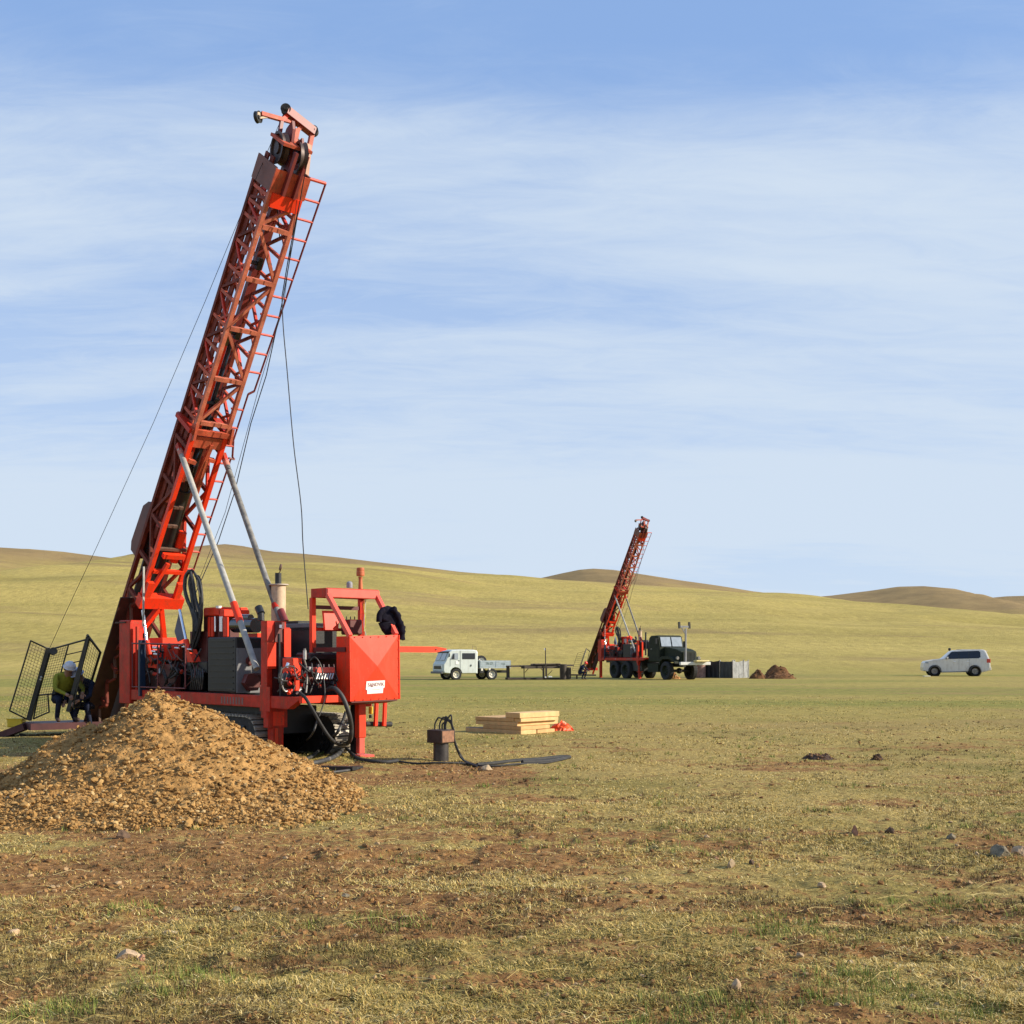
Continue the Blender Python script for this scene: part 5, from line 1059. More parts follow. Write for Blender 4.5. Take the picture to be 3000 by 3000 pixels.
def wheel(parent, a, b, r, w, hub, side=-1, z=None, name='wheel'):
    z = r if z is None else z; c = Vector((a, b, z)); ax = (0, side, 0)
    mb = MB().lathe([(r*0.60,-w/2),(r*0.92,-w/2),(r,-w*0.36),(r,w*0.36),(r*0.92,w/2),(r*0.60,w/2),(r*0.58,w*0.3)], c, ax, 30)
    for k in range(24):
        t = 2*math.pi*k/24; p = c+Vector((math.cos(t)*r*0.995, 0, math.sin(t)*r*0.995)); mb.beam(p-Vector((0,w*0.38,0)), p+Vector((0,w*0.38,0)), r*0.07, r*0.05, (math.cos(t),0,math.sin(t)))
    wh_ = mb.build(name, TYRE, parent)
    MB().lathe([(0,w*0.10),(r*0.15,w*0.22),(r*0.18,w*0.12),(r*0.45,w*0.08),(r*0.52,w*0.30),(r*0.60,w*0.45),(r*0.62,w*0.40)], c, ax, 26).build('rim', hub, wh_)
    for k in range(5):
        t = 2*math.pi*k/5; p = c+Vector((math.cos(t)*r*0.3, side*w*0.11, math.sin(t)*r*0.3)); MB().cyl(p, p+Vector((0,side*0.03,0)), r*0.045, 8).build('wheel_nut', BLACK, wh_)
    return wh_
for a_ in (-3.05, -1.55):
    for b_ in (0.12, 1.95): wheel(truck, a_, b_, 0.60, 0.36, GRN)
for b_ in (0.12, 1.95): wheel(truck, 2.55, b_, 0.60, 0.34, GRN)['front'] = 1
tpart(MB().box((-4.6,0.55,0.85),(4.6,0.75,1.1)).box((-4.6,1.35,0.85),(4.6,1.55,1.1)), 'chassis_frame', BLACK)
for a_ in (-3.05, -1.55, 2.55):
    ax_ = tpart(MB().cyl((a_,0.2,0.6),(a_,1.9,0.6),0.09,12).lathe([(0,-0.2),(0.16,-0.12),(0.2,0),(0.16,0.12),(0,0.2)], (a_,1.05,0.6), (0,1,0), 14), 'axle', BLACK)
    if a_ > 0: ax_['front'] = 1
tpart(MB().box((-4.5,0.2,1.1),(0.2,1.9,1.35)).box((-0.9,0.15,0.55),(0.25,1.9,1.1)), 'subframe', BLACK)
tpart(MB().box((0.25,0.1,0.5),(1.5,0.45,1.05)), 'fuel_tank', GRN)
tpart(MB().bbox((-5.22,0.05,0.02),(-5.06,0.22,1.6),0.01), 'rear_leg', RED); tpart(MB().bbox((-0.12,0.10,0.02),(0.02,0.28,0.9),0.01), 'front_leg', RED)
# mast foot reaching the ground
tpart(MB().beam(F(0.1,DEP,0)+Vector((0,0,DZF)), F(-0.72,DEP,0)+Vector((0,0,DZF)), 0.1, 0.1, (0,1,0)).beam(F(0.1,DEP,1)+Vector((0,0,DZF)), F(-0.72,DEP,1)+Vector((0,0,DZF)), 0.1, 0.1, (0,1,0)).beam(F(-0.05,0.3,0.0)+Vector((0,0,DZF)), F(-0.05,0.3,1.0)+Vector((0,0,DZF)), 0.2, 0.2), 'mast_foot', RED)
def loft(profiles, b_list):
    """closed side profiles (a, z) placed at the given b"""
    mb = MB(); n = len(profiles[0]); vs = []
    for P, b in zip(profiles, b_list): vs += [(x, b, z) for x, z in P]
    fs = [(k*n+i, k*n+(i+1)%n, (k+1)*n+(i+1)%n, (k+1)*n+i) for k in range(len(b_list)-1) for i in range(n)]
    mb.add(vs, fs); mb.add(vs[:n], [tuple(range(n))]); mb.add(vs[-n:], [tuple(range(n))]); return mb
def inset(P, d):
    cx_ = sum(p[0] for p in P)/len(P); cz_ = sum(p[1] for p in P)/len(P); L = max(math.dist(p, (cx_,cz_)) for p in P); return [(cx_+(x-cx_)*(1-d/L), cz_+(z-cz_)*(1-d/L)) for x, z in P]
cabp = [(0.32,1.15),(0.32,2.45),(0.40,2.75),(0.62,2.90),(1.30,2.92),(1.50,2.84),(1.68,2.15),(1.72,1.15)]
tcab = tpart(loft([inset(cabp,0.10), inset(cabp,0.02), cabp, cabp, inset(cabp,0.02), inset(cabp,0.10)], [0.10,0.13,0.22,1.88,1.97,2.00]), 'cab', GRN)
bonp = [(1.70,1.2),(1.70,2.14),(2.3,2.12),(3.2,2.0),(3.62,1.86),(3.70,1.7),(3.70,1.15)]
tpart(loft([inset(bonp,0.08), bonp, bonp, inset(bonp,0.08)], [0.42,0.50,1.58,1.66]), 'bonnet', GRN)
wnd = [(1.52,0.24,2.80),(1.69,0.24,2.19),(1.69,1.00,2.19),(1.52,1.00,2.80)]
for dy in (0, 0.85):
    tpart(MB().prism([(x+0.02,y+dy,z) for x, y, z in wnd], (0.012,0,0)), 'windscreen', SCREEN, tcab)
tpart(MB().prism([(0.55,0.118,2.18),(1.45,0.118,2.18),(1.32,0.118,2.70),(0.60,0.118,2.70)], (0,-0.012,0)), 'side_window', SCREEN, tcab)
tpart(MB().box((0.50,0.095,1.20),(0.515,0.10,2.72)).box((1.50,0.095,1.20),(1.515,0.10,2.2)), 'door_seam', BLACK, tcab); tpart(MB().beam((0.62,0.09,2.02),(0.78,0.09,2.02),0.03,0.03), 'door_handle', STEEL, tcab)
tpart(MB().beam((1.50,-0.05,2.35),(1.50,-0.05,2.72),0.03,0.20,(1,0,0)).beam((1.52,0.1,2.7),(1.52,-0.05,2.7),0.02,0.02), 'door_mirror', BLACK, tcab)
for b_, nm in ((0.0, 'fender'), (1.62, 'fender')):
    pf = [(1.75,1.25),(1.80,1.40),(2.1,1.55),(2.9,1.55),(3.35,1.40),(3.60,1.20),(3.62,1.08),(3.3,1.22),(2.95,1.36),(2.2,1.36),(1.9,1.22),(1.85,1.0),(1.75,1.0)]
    tpart(loft([pf, pf], [b_, b_+0.50]), nm, GRN)
grl = tpart(MB().bbox((3.68,0.55,1.12),(3.76,1.53,1.85),0.01), 'grille', GRN)
for k in range(9): tpart(MB().box((3.762,0.62+k*0.10,1.2),(3.775,0.66+k*0.10,1.78)), 'grille_slot', BLACK, grl)
for b_ in (0.22, 1.86): tpart(MB().lathe([(0.11,0),(0.12,0.07),(0.10,0.09),(0,0.095)], (3.55,b_,1.42), (1,0,0), 18).lathe([(0,0.097),(0.08,0.099),(0.09,0.092)], (3.55,b_,1.42), (1,0,0), 18), 'headlight', [GREY])
tpart(MB().bbox((3.88,-0.10,0.98),(4.05,2.20,1.18),0.02).box((3.2,0.5,1.0),(3.9,0.65,1.12)).box((3.2,1.4,1.0),(3.9,1.55,1.12)), 'front_bumper', mat('pale_grey_bumper', (0.55,0.55,0.52), 0.5, var=0.15, col2=(0.35,0.33,0.3)))
tpart(MB().bbox((4.0,0.9,1.19),(4.35,1.9,1.30),0.03), 'straw_board', mat('straw_board', (0.60,0.50,0.22), 0.8, var=0.2))
pm_ = tpart(MB().bbox((3.92,0.28,1.18),(4.02,0.38,3.30),0.01).beam((3.97,0.33,2.9),(3.97,0.0,3.42),0.05,0.05).beam((3.97,-0.12,3.42),(3.97,0.65,3.42),0.07,0.12), 'jack_mast', mat('mast_grey', (0.20,0.20,0.21), 0.5, var=0.2))
for b_ in (-0.14, 0.62): tpart(MB().beam((3.97,b_,3.3),(3.97,b_-0.03,3.72),0.10,0.12), 'mast_fork', BLACK, pm_)
tpart(MB().cyl((3.90,0.25,2.1),(3.9,0.25,2.5),0.07,12), 'tool_roll', BLACK, pm_)
tpart(MB().cyl((0.22,0.5,1.6),(0.22,0.5,3.15),0.055,12), 'exhaust_pipe', BLACK)
tpart(MB().box((-0.2,0.9,1.5),(0.25,1.9,2.5)), 'equipment_box', BLACK)
for o in truck.children:
    nm = o.name.split('.')[0]
    if nm in ('cab', 'bonnet', 'fender', 'grille', 'headlight', 'fuel_tank') or (nm == 'wheel' and o.get('front')) or (nm == 'axle' and o.get('front')): o.location.x += 0.85
    if nm in ('front_bumper', 'straw_board', 'jack_mast'): o.location.x += 1.25
for o in truck.children:
    if 'front' in o: del o['front']
# ================================================================ the pale double-cab pickup
VP = math.radians(155); vc = gpx(1337, 1993); VF = Frame(vc.x, vc.y, VP)
van = empty('flatbed_van', VF.O, VF.rz, 'pale grey double-cab flatbed truck with white wheels parked left of the far rig', 'truck')
PALE = mat('pale_grey_green_paint', (0.56,0.61,0.57), 0.45, var=0.06, vscale=1.5, col2=(0.46,0.50,0.44), grime=0.2)
vp = [(-1.52,0.42),(-1.54,1.80),(-1.46,1.93),(-1.2,1.97),(-0.2,1.98),(0.32,1.93),(0.50,1.82),(0.76,1.22),(0.90,1.02),(0.92,0.62),(0.86,0.46),(0.46,0.42),(0.44,0.60),(0.30,0.76),(0.10,0.84),(-0.14,0.80),(-0.34,0.66),(-0.44,0.42)]
body = loft([inset(vp,0.12), inset(vp,0.03), vp, vp, inset(vp,0.03), inset(vp,0.12)], [0.0,-0.04,-0.14,-1.76,-1.86,-1.90]).build('cab_body', PALE, van)
def vpoly(pts, b=0.006, t=0.01): return MB().prism([(x, b, z) for x, z in pts], (0, -t, 0))
vpoly([(0.40,1.34),(0.22,1.74),(-0.12,1.74),(-0.12,1.34)], 0.022, 0.03).build('door_window', SCREEN, body)
vpoly([(0.36,1.36),(0.22,1.70),(0.14,1.70),(0.14,1.36)], 0.027, 0.01).build('window_pillar', GLASS, body)
vpoly([(-0.42,1.36),(-0.42,1.74),(-1.30,1.74),(-1.30,1.36)], 0.022, 0.03).build('rear_window', GLASS, body)
MB().box((-0.28,0.0,0.45),(-0.27,0.016,1.9)).box((0.42,0.0,0.9),(0.43,0.016,1.4)).build('door_seam', mat('seam_grey', (0.18,0.2,0.2), 0.7), body)
vpoly([(0.06,1.02),(0.06,1.24),(-0.16,1.24),(-0.16,1.02)], 0.019, 0.01).build('door_sticker', WHITE, body)
MB().beam((-0.20,0.02,1.25),(-0.12,0.02,1.25),0.03,0.05).build('door_handle', BLACK, body); MB().beam((-1.05,0.02,0.95),(-0.99,0.02,0.95),0.03,0.12).build('fuel_cap', BLACK, body)
for b0, b1 in ((-0.16,-0.90),(-1.0,-1.74)):
    MB().prism([(0.54,b0,1.76),(0.54,b1,1.76),(0.76,b1,1.28),(0.76,b0,1.28)], (0.02,0,0.01)).build('windscreen', SCREEN, body)
MB().bbox((0.36,-0.05,1.76),(0.60,-1.85,1.86),0.02).build('sun_visor', BLACK, body)
MB().beam((0.50,0.06,1.50),(0.50,0.06,1.72),0.10,0.03).build('door_mirror', BLACK, body)
MB().bbox((0.88,-0.35,0.72),(0.95,-1.55,0.92),0.01).build('grille', BLACK, van)
for b_ in (-0.28,-1.62): MB().lathe([(0.09,0),(0.10,0.05),(0.0,0.07)], (0.87,b_,0.88), (1,0,0), 16).build('headlight', WHITE, van)
MB().bbox((0.94,0.0,0.42),(1.04,-1.9,0.56),0.02).build('front_bumper', mat('dull_bumper', (0.12,0.12,0.13), 0.5), van)
WHW = mat('cream_wheel', (0.72,0.68,0.56), 0.5, var=0.1)
for a_ in (0.0, -2.52):
    for b_ in (-0.12, -1.76): wheel(van, a_, b_, 0.37, 0.24, WHW, side=1)
bed = MB().box((-3.85,-1.92,0.76),(-1.66,-0.0,0.82)).box((-3.85,-0.03,0.82),(-2.78,0.0,1.26)).box((-2.74,-0.03,0.82),(-1.66,0.0,1.26)).box((-3.85,-1.92,0.82),(-1.66,-1.89,1.26)).box((-1.69,-1.9,0.82),(-1.66,0,1.3)).box((-3.86,-1.9,0.82),(-3.83,0,1.26)).build('flatbed', mat('grey_bed_paint', (0.34,0.40,0.42), 0.5, var=0.12, vscale=4, col2=(0.27,0.32,0.34)), van)
for k, z_ in enumerate((0.92,1.04,1.16)): MB().box((-3.82,0.001,z_-0.012),(-2.80,0.012,z_+0.012)).box((-2.72,0.001,z_-0.012),(-1.68,0.012,z_+0.012)).build('side_rib', MATS['grey_bed_paint'], bed)
lt2 = lettering('76-27', Vector((-2.10,0.018,1.00)), Vector((-1,0,0)), Vector((0,0,1)), 0.15, mat('dark_green_print', (0.08,0.13,0.10), 0.7), bed)
lettering('УНД', Vector((-3.15,0.018,1.0)), Vector((-1,0,0)), Vector((0,0,1)), 0.10, MATS['dark_green_print'], bed)
MB().box((-3.9,-1.2,0.45),(-0.5,-1.05,0.62)).box((-3.9,-0.8,0.45),(-0.5,-0.65,0.62)).box((-1.95,-0.45,0.45),(-1.65,-0.02,0.74)).build('chassis_frame', BLACK, van)
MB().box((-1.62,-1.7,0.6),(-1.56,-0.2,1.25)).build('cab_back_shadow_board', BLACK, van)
for a_ in (-1.80, -2.35): MB().box((a_-0.06,-0.06,0.60),(a_+0.06,0.0,0.82)).build('bed_bracket', WHW, bed)
wheel(van, -2.05, -0.75, 0.37, 0.22, WHW, side=1, z=1.22, name='spare_wheel')
MB().tube([(-1.60,-0.5,1.3),(-1.60,-0.5,2.15),(-1.60,-1.1,2.22),(-1.60,-1.1,1.3)], 0.014, 6).build('headboard_rail', mat('thin_brown_rail', (0.22,0.15,0.08), 0.7), van)
# ================================================================ the white off-roader
SP = math.radians(192); SY = 92.0; SF = Frame((2740-1500)*SY/F_PX, SY, SP)
suv = empty('parked_suv', SF.O+Vector((0,0,th(SF.O.x, SF.O.y)-0.02)), SF.rz, 'white four-wheel-drive estate parked alone on the steppe at the far right', 'car')
WP = mat('white_car_paint', (0.64,0.62,0.57), 0.35, var=0.06, vscale=1.2, col2=(0.46,0.41,0.34), coat=0.3, grime=0.25)
def S_(px, py): 
    p = SF.b(px, py, 0); return (p.x, p.z)
sp_o = [S_(*p) for p in ((2712,1972),(2705,1966),(2704,1956),(2707,1943),(2712,1938),(2735,1934),(2762,1931),(2768,1927),(2787,1910),(2798,1906),(2820,1904),(2880,1904),(2888,1906),(2893,1915),(2899,1930),(2902,1945),(2903,1958),(2899,1966))]
f0 = SF.b(2738, 1980, 0).x; r0 = SF.b(2857, 1980, 0).x; zb_ = 0.30
arch = lambda c, R_: [(c-R_*math.cos(t), 0.40+R_*math.sin(t)*0.95) for t in np.linspace(math.pi*1.0, 0, 9)]
sp_o = [(x, max(z, zb_)) for x, z in sp_o]
pr = sp_o[1:]+[(sp_o[-1][0]+0.05, 0.42)]+[(r0-0.52, 0.30)]+[(r0+0.46*math.cos(t), 0.40+0.46*math.sin(t)) for t in np.linspace(math.pi, 0, 9)]+[(f0-0.48, 0.30)]+[(f0+0.46*math.cos(t), 0.40+0.46*math.sin(t)) for t in np.linspace(math.pi, 0, 9)]+[(f0+0.52, 0.36)]
def tumble(P, d, up):
    return [(x*(1)+0, z) for x, z in P]
sb = MB(); n = len(pr)
def ring(b, d, belt): 
    z0 = SF.b(2800, 1932, 0).z; o_ = []
    for x, z in inset(pr, d): o_.append((x, b+(belt*max(0, z-z0)), z))
    return o_
rings = [ring(0.0,0.10,-0.30), ring(-0.03,0.03,-0.28), ring(-0.12,0.0,-0.22), ring(-1.84,0.0,0.22), ring(-1.93,0.03,0.28), ring(-1.96,0.10,0.30)]
vs = [p for r_ in rings for p in r_]
sb.add(vs, [(k*n+i, k*n+(i+1)%n, (k+1)*n+(i+1)%n, (k+1)*n+i) for k in range(5) for i in range(n)]); sb.add(rings[0], [tuple(range(n))]); sb.add(rings[-1], [tuple(range(n))])
sbody = sb.build('body', WP, suv)
z0_ = SF.b(2800, 1932, 0).z
def sw(pts, name, m, lift=0.012, par=sbody):
    P = []
    for px, py in pts: x, z = S_(px, py); P.append((x, 0.0-0.30*max(0, z-z0_)+lift, z))
    return MB().prism(P, (0,-0.02,0)).build(name, m, par)
TINT = mat('tinted_glass', (0.008,0.009,0.014), 0.1, var=0.1, spec=0.6)
sw([(2770,1932),(2774,1924),(2789,1910.5),(2868,1907.5),(2873,1912),(2873,1926),(2868,1929.5)], 'window_band', BLACK, 0.006)
for c_ in (f0, r0): MB().lathe([(0.36,-0.02),(0.455,-0.01),(0.455,-0.03),(0.36,-0.3)], (c_, -0.004, 0.40), (0,-1,0), 26).build('wheel_arch', BLACK, sbody)
sw([(2772,1931),(2775,1925),(2790,1912),(2808,1910),(2808,1930)], 'side_window', TINT); sw([(2811,1930),(2811,1910),(2838,1909),(2838,1929)], 'side_window', TINT); sw([(2841,1929),(2841,1909),(2868,1909),(2872,1913),(2872,1925),(2868,1928)], 'side_window', TINT)
for x in (2809.5, 2839.5): sw([(x-0.4,1932),(x-0.4,1966),(x+0.4,1966),(x+0.4,1932)], 'door_seam', mat('seam_dark', (0.2,0.2,0.2), 0.7), 0.004)
for x in (2797, 2836): sw([(x-4,1939),(x+3,1939),(x+3,1940.6),(x-4,1940.6)], 'door_handle', CHROME, 0.02)
sw([(2757,1969),(2757,1971.5),(2836,1970),(2836,1967.5)], 'running_board', mat('running_board_grey', (0.2,0.19,0.18), 0.6), 0.07)
aB_ = max(p[0] for p in pr); aE = min(p[0] for p in pr)
def rear(px0, py0, px1, py1, name, m):
    p = SF.a(px0, py0, aE); q = SF.a(px1, py1, aE); return MB().bbox((aE-0.015, min(p.y,q.y), min(p.z,q.z)), (aE+0.10, max(p.y,q.y), max(p.z,q.z)), 0.01).build(name, m, sbody)
MB().bbox((aE+0.02,-0.25,1.02),(aE+0.30,0.015,1.32),0.03).build('tail_light', mat('tail_light_red', (0.50,0.05,0.03), 0.25), sbody)
MB().bbox((aE+0.02,-1.97,1.02),(aE+0.30,-1.70,1.32),0.03).build('tail_light', MATS['tail_light_red'], sbody)
MB().prism([(aE+0.15,-0.35,1.38),(aE+0.15,-1.6,1.38),(aE+0.42,-1.55,1.83),(aE+0.42,-0.42,1.83)], (-0.02,0,0)).build('rear_window', TINT, sbody)
MB().bbox((aE+0.18,-0.35,1.86),(aE+0.62,-1.6,1.91),0.015).build('roof_spoiler', WP, sbody)
MB().bbox((aE-0.03,-0.03,0.45),(aE+0.12,-1.93,0.72),0.04).build('rear_bumper', WP, sbody)
for b_ in (-0.38,-1.58):
    xr = S_(2880,1904)[0]; xf = S_(2806,1904)[0]; MB().tube([(xf,b_,1.93),(xf-0.15,b_,2.0),(xr+0.15,b_,2.0),(xr,b_,1.94)], 0.022, 6).build('roof_rail', BLACK, sbody)
p = S_(2783,1905); MB().bbox((p[0]-0.10,-0.40,p[1]-0.05),(p[0]+0.08,-0.22,p[1]+0.14),0.03).beam((p[0],-0.3,1.9),(p[0],-0.3,2.1),0.05,0.05).build('snorkel_head', BLACK, sbody)
p = S_(2775,1929); MB().bbox((p[0]-0.05,0.02,p[1]-0.06),(p[0]+0.06,0.20,p[1]+0.10),0.02).build('door_mirror', WP, sbody)
p = S_(2711,1941); MB().bbox((p[0]-0.25,-0.2,p[1]-0.12),(p[0]+0.02,0.005,p[1]+0.04),0.03).build('headlight', SCREEN, sbody)
RIMG = mat('alloy_grey', (0.35,0.34,0.34), 0.4, metal=0.5, var=0.2)
for a_ in (f0, r0):
    for b_ in (-0.13, -1.83): wheel(suv, a_, b_, 0.40, 0.26, RIMG, side=1)
MB().box((r0+0.3,-1.8,0.32),(f0-0.3,-0.15,0.5)).build('underbody', BLACK, suv)
bx = gpx(2715, 1986); o = MB().bbox((-0.22,-0.15,0),(0.22,0.15,0.09),0.01).build('cream_block', mat('cream_block', (0.75,0.68,0.48), 0.7)); o.location = gz_(bx, 0.03); tag(o, 'small cream block lying in the grass in front of the white car', 'block')
# ================================================================ rod racks between pickup and far rig
BRN = mat('dark_brown_steel', (0.045,0.032,0.022), 0.7, var=0.3, col2=(0.09,0.06,0.035)); RY = 79.0
def R_(px, py, dy=0.0): return wpx(px, py, RY+dy)
rk = empty('rod_rack', (0,0,0), 0, 'long low dark steel rod rack on thin legs beside the pale pickup', 'rack')
MB().beam(R_(1487,1952), R_(1676,1949,2.0), 0.5, 0.10).build('top_rail', BRN, rk); MB().beam(R_(1532,1955), R_(1640,1954,1.0), 0.6, 0.16).build('tray', BRN, rk)
MB().beam(R_(1484,1988), R_(1650,1989,1.2), 0.55, 0.13).build('base_rail', BRN, rk)
for k in range(9): MB().cyl(R_(1555+k*1.0,1946.5-0.3*(k%3),0.1*k), R_(1634+k,1945.5,0.1*k+0.8), 0.045, 10).build('drill_rod', RUST if k % 3 else BRN, rk)
for x_, w_ in ((1488,0.22),(1535,0.06),(1592,0.13),(1600,0.12),(1641,0.06)): MB().beam(R_(x_,1950,0.2), R_(x_+0.5,1988,0.2), w_, 0.06, (0,1,0)).build('leg', BRN, rk)
for x_, y_, x2, y2 in ((1538,1970,1548,1958),(1604,1978,1618,1964),(1584,1958,1592,1966)): MB().beam(R_(x_,y_), R_(x2,y2), 0.04, 0.04, (0,1,0)).build('brace', BRN, rk)
pl_ = MB().cyl(R_(1599,1988), R_(1598,1898), 0.035, 10).build('marker_post', BRN); tag(pl_, 'thin upright pole with a white tag rising from the rod rack', 'pole')
MB().bbox(R_(1594,1905)+Vector((0,-0.05,0)), R_(1597,1899)+Vector((0,0.0,0)), 0.01).build('tag_plate', WHITE, pl_)
for k, (x_, y_) in enumerate(((1598,1984),(1612,1983))): tag(MB().bbox(R_(x_-(2 if k == 0 else 5),y_+(2 if k == 0 else 1.5),-0.5), R_(x_+(2 if k == 0 else 5),y_-2,-0.2), 0.02).build('sample_bag', WHITE), ['narrow white bag at the foot of the thin pole on the rod rack','wider white bag lying right of the thin pole under the rod rack'][k], 'bag')
for k, (x0, w_, h_, lab) in enumerate(((1645,0.45,0.95,'dark upright drum standing at the right end of the rod rack'),(1660,0.32,0.75,'smaller dark canister between the rod rack and the far mast'))):
    tag(MB().lathe([(0,0),(w_/2,0),(w_/2,h_),(w_*0.42,h_+0.03),(0,h_+0.03)], R_(x0+6,1990,0.6), (0,0,1), 18).build('drum', BRN), lab, 'drum')
tag(MB().beam(R_(1655,1977,1.2), R_(1745,1978,1.4), 0.4, 0.10).beam(R_(1690,1979,1.2), R_(1690,1989,1.2), 0.1, 0.1, (0,1,0)).build('walkway_beam', BRN), 'dark low walkway beam at the foot of the far mast', 'walkway')
c2g = empty('safety_cage', (0,0,0), 0, 'thin wire safety cage leaning open at the foot of the far mast', 'cage')
q_ = [R_(1718,1900,0.6), R_(1728,1908,1.4), R_(1705,1972,1.4), R_(1694,1972,0.6)]
MB().tube([q_[1],q_[0],q_[3]], 0.035, 6).build('frame_bar', CAGE, c2g); MB().tube([R_(1727,1909,1.4), R_(1718,1948,1.4)], 0.018, 5).build('frame_bar', CAGE, c2g)
w_ = [R_(1692,1914), R_(1713,1908), R_(1693,1966), R_(1676,1964)]; mb = MB()
for i in range(4): mb.tube([w_[i], w_[(i+1)%4]], 0.008, 4)
for k in range(1, 9): mb.tube([w_[0].lerp(w_[3],k/9), w_[1].lerp(w_[2],k/9)], 0.006, 4, False)
mb.build('mesh_panel', CAGE, c2g)
# ================================================================ right of the far truck: drum, walled tank, heaps
dm = gpx(2052, 1987); dr = empty('rusty_drum', gz_(dm, 0), 0, 'pinkish rusty steel drum standing between the green truck and the walled tank', 'drum')
PRUST = mat('pink_rust', (0.30,0.17,0.13), 0.7, var=0.3, vscale=5, col2=(0.22,0.10,0.06))
MB().lathe([(0,0),(0.36,0),(0.36,0.42),(0.375,0.44),(0.36,0.46),(0.36,0.9),(0.375,0.92),(0.36,0.94),(0.36,1.22),(0.37,1.24),(0.34,1.25),(0.33,1.2),(0,1.2)], (0,0,0), (0,0,1), 26).build('drum_shell', PRUST, dr)
tk = gpx(2147, 1988); KF = Frame(tk.x, tk.y, math.radians(44)); tank = empty('walled_tank', KF.O+Vector((0,0,th(tk.x,tk.y))), KF.rz, 'square makeshift water tank walled with dark and grey sheets on steel posts', 'tank')
LBL = mat('black_liner', (0.012,0.013,0.018), 0.5, var=0.4, vscale=2, bump=0.3, bscale=6); DGS = mat('dark_grey_sheet', (0.045,0.052,0.052), 0.6, var=0.3, vscale=2, bump=0.4, bscale=5); GSH = mat('grey_tarpaulin', (0.24,0.245,0.24), 0.6, var=0.3, vscale=3, col2=(0.16,0.16,0.15), bump=0.5, bscale=5)
def wall(name, p, q, h, m, thick=0.04, seg=10, wav=0.03):
    mb = MB(); vs = []; p = Vector(p); q = Vector(q); n_ = (q-p).cross(Vector((0,0,1))).normalized()
    for k in range(seg+1):
        c = p.lerp(q, k/seg); w1 = wav*math.sin(k*2.1+p.x); hh = h-0.06*math.sin(math.pi*k/seg)+random.uniform(-.02,.02)
        vs += [c+n_*w1, c+n_*(w1*1.8)+Vector((0,0,hh*0.5)), c+n_*w1*0.4+Vector((0,0,hh)), c+n_*(w1*0.4+thick)+Vector((0,0,hh)), c+n_*(w1+thick)]
    fs = [(k*5+i, k*5+(i+1)%5, (k+1)*5+(i+1)%5, (k+1)*5+i) for k in range(seg) for i in range(5)]+[tuple(range(5)), tuple(range(seg*5, seg*5+5))]
    mb.add(vs, fs); return mb.build(name, m, tank)
xL = KF.b(2068, 1985, 0).x; xm = KF.b(2110, 1985, 0).x; yR = KF.a(2191, 1985, 0).y; ym = KF.a(2176, 1985, 0).y
wall('side_sheet', (xL,0,0), (xm,0,0), 1.20, LBL); wall('side_sheet', (xm,0,0), (0,0,0), 1.16, DGS); wall('end_sheet', (0,0,0), (0,ym,0), 1.18, GSH); wall('end_sheet', (0,ym,0), (0,yR,0), 1.20, GSH, wav=0.01)
wall('side_sheet', (xL,yR,0), (0,yR,0), 1.15, LBL); wall('end_sheet', (xL,yR,0), (xL,0,0), 1.15, LBL)
for x_, y_ in ((xL,-0.03),(xm,-0.05),(0.03,-0.04),(0.05,ym),(0.05,yR),(xL/2,yR+0.05)): MB().beam((x_,y_,0), (x_+random.uniform(-.02,.02),y_,1.26), 0.06, 0.06).build('post', STEEL if x_ != xL else RUST, tank)
MB().box((xL,0,0.9),(0,yR,0.92)).build('water_surface', LBL, tank)
EARTHB = mat('brown_earth', (0.15,0.075,0.035), 0.95, var=0.3, vscale=6, col2=(0.22,0.12,0.06), bump=0.8, bscale=12, spec=0.1)
def dirt_pile(name, px0, px1, pb, hpx, label, seed, skew=0.5, cl=220, sz=0.05, m=EARTHB, cat='dirt heap', dm_=DIRT, deep=0.7):
    c = gpx((px0+px1)/2, pb); Yc = c.y; w_ = (px1-px0)/2*Yc/F_PX; h_ = hpx*Yc/F_PX; r_ = np.random.default_rng(seed); n_ = 22
    u = np.linspace(-1, 1, n_); U, V_ = np.meshgrid(u, u); d = np.hypot(U-(skew-0.5)*(1-np.hypot(U, V_)), V_); Hh = h_*np.clip(1-d, 0, 1)**0.7*(1+fbm(U*2.2+seed, V_*2.2, 3, seed)*1.8)
    Hh = Hh+(Hh > 0)*fbm(U*7+seed, V_*7, 2, seed)*0.25*h_
    v_ = np.stack([U*w_, V_*w_*deep, Hh-0.02], -1).reshape(-1, 3); i, j = np.meshgrid(np.arange(n_-1), np.arange(n_-1), indexing='ij'); f_ = np.stack([i*n_+j, i*n_+j+1, (i+1)*n_+j+1, (i+1)*n_+j], -1).reshape(-1, 4)
    f_ = f_[v_[:, 2][f_].max(1) > 0.0]
    o = npmesh(name, v_, f_, [m]); o.location = (c.x, c.y+w_*deep*0.6, th(c.x, c.y)); tag(o, label, cat)
    k = r_.integers(0, n_*n_, cl); P = v_[k]+r_.uniform(-0.5, 0.5, (cl, 3))*np.array([w_*2/n_, w_*1.4/n_, 0.0]); P = P[P[:, 2] > -0.01]
    if len(P): tag(clods('clod', P, sz*(0.4+r_.random(len(P))**2*1.3), [dm_], o), kind='stuff')
    return o
dirt_pile('dirt_heap', 2195, 2246, 1990, 27, 'low dark brown dirt heap just right of the walled tank', 3, 0.55)
dirt_pile('dirt_heap', 2232, 2338, 1990, 33, 'larger pointed brown dirt heap farthest right behind the far rig', 5, 0.45)
dirt_pile('dirt_heap', 1955, 1995, 1990, 20, 'small orange dirt heap under the front of the green truck', 8, 0.5, m=mat('orange_earth', (0.45,0.20,0.07), 0.95, var=0.2), dm_=SPOIL)
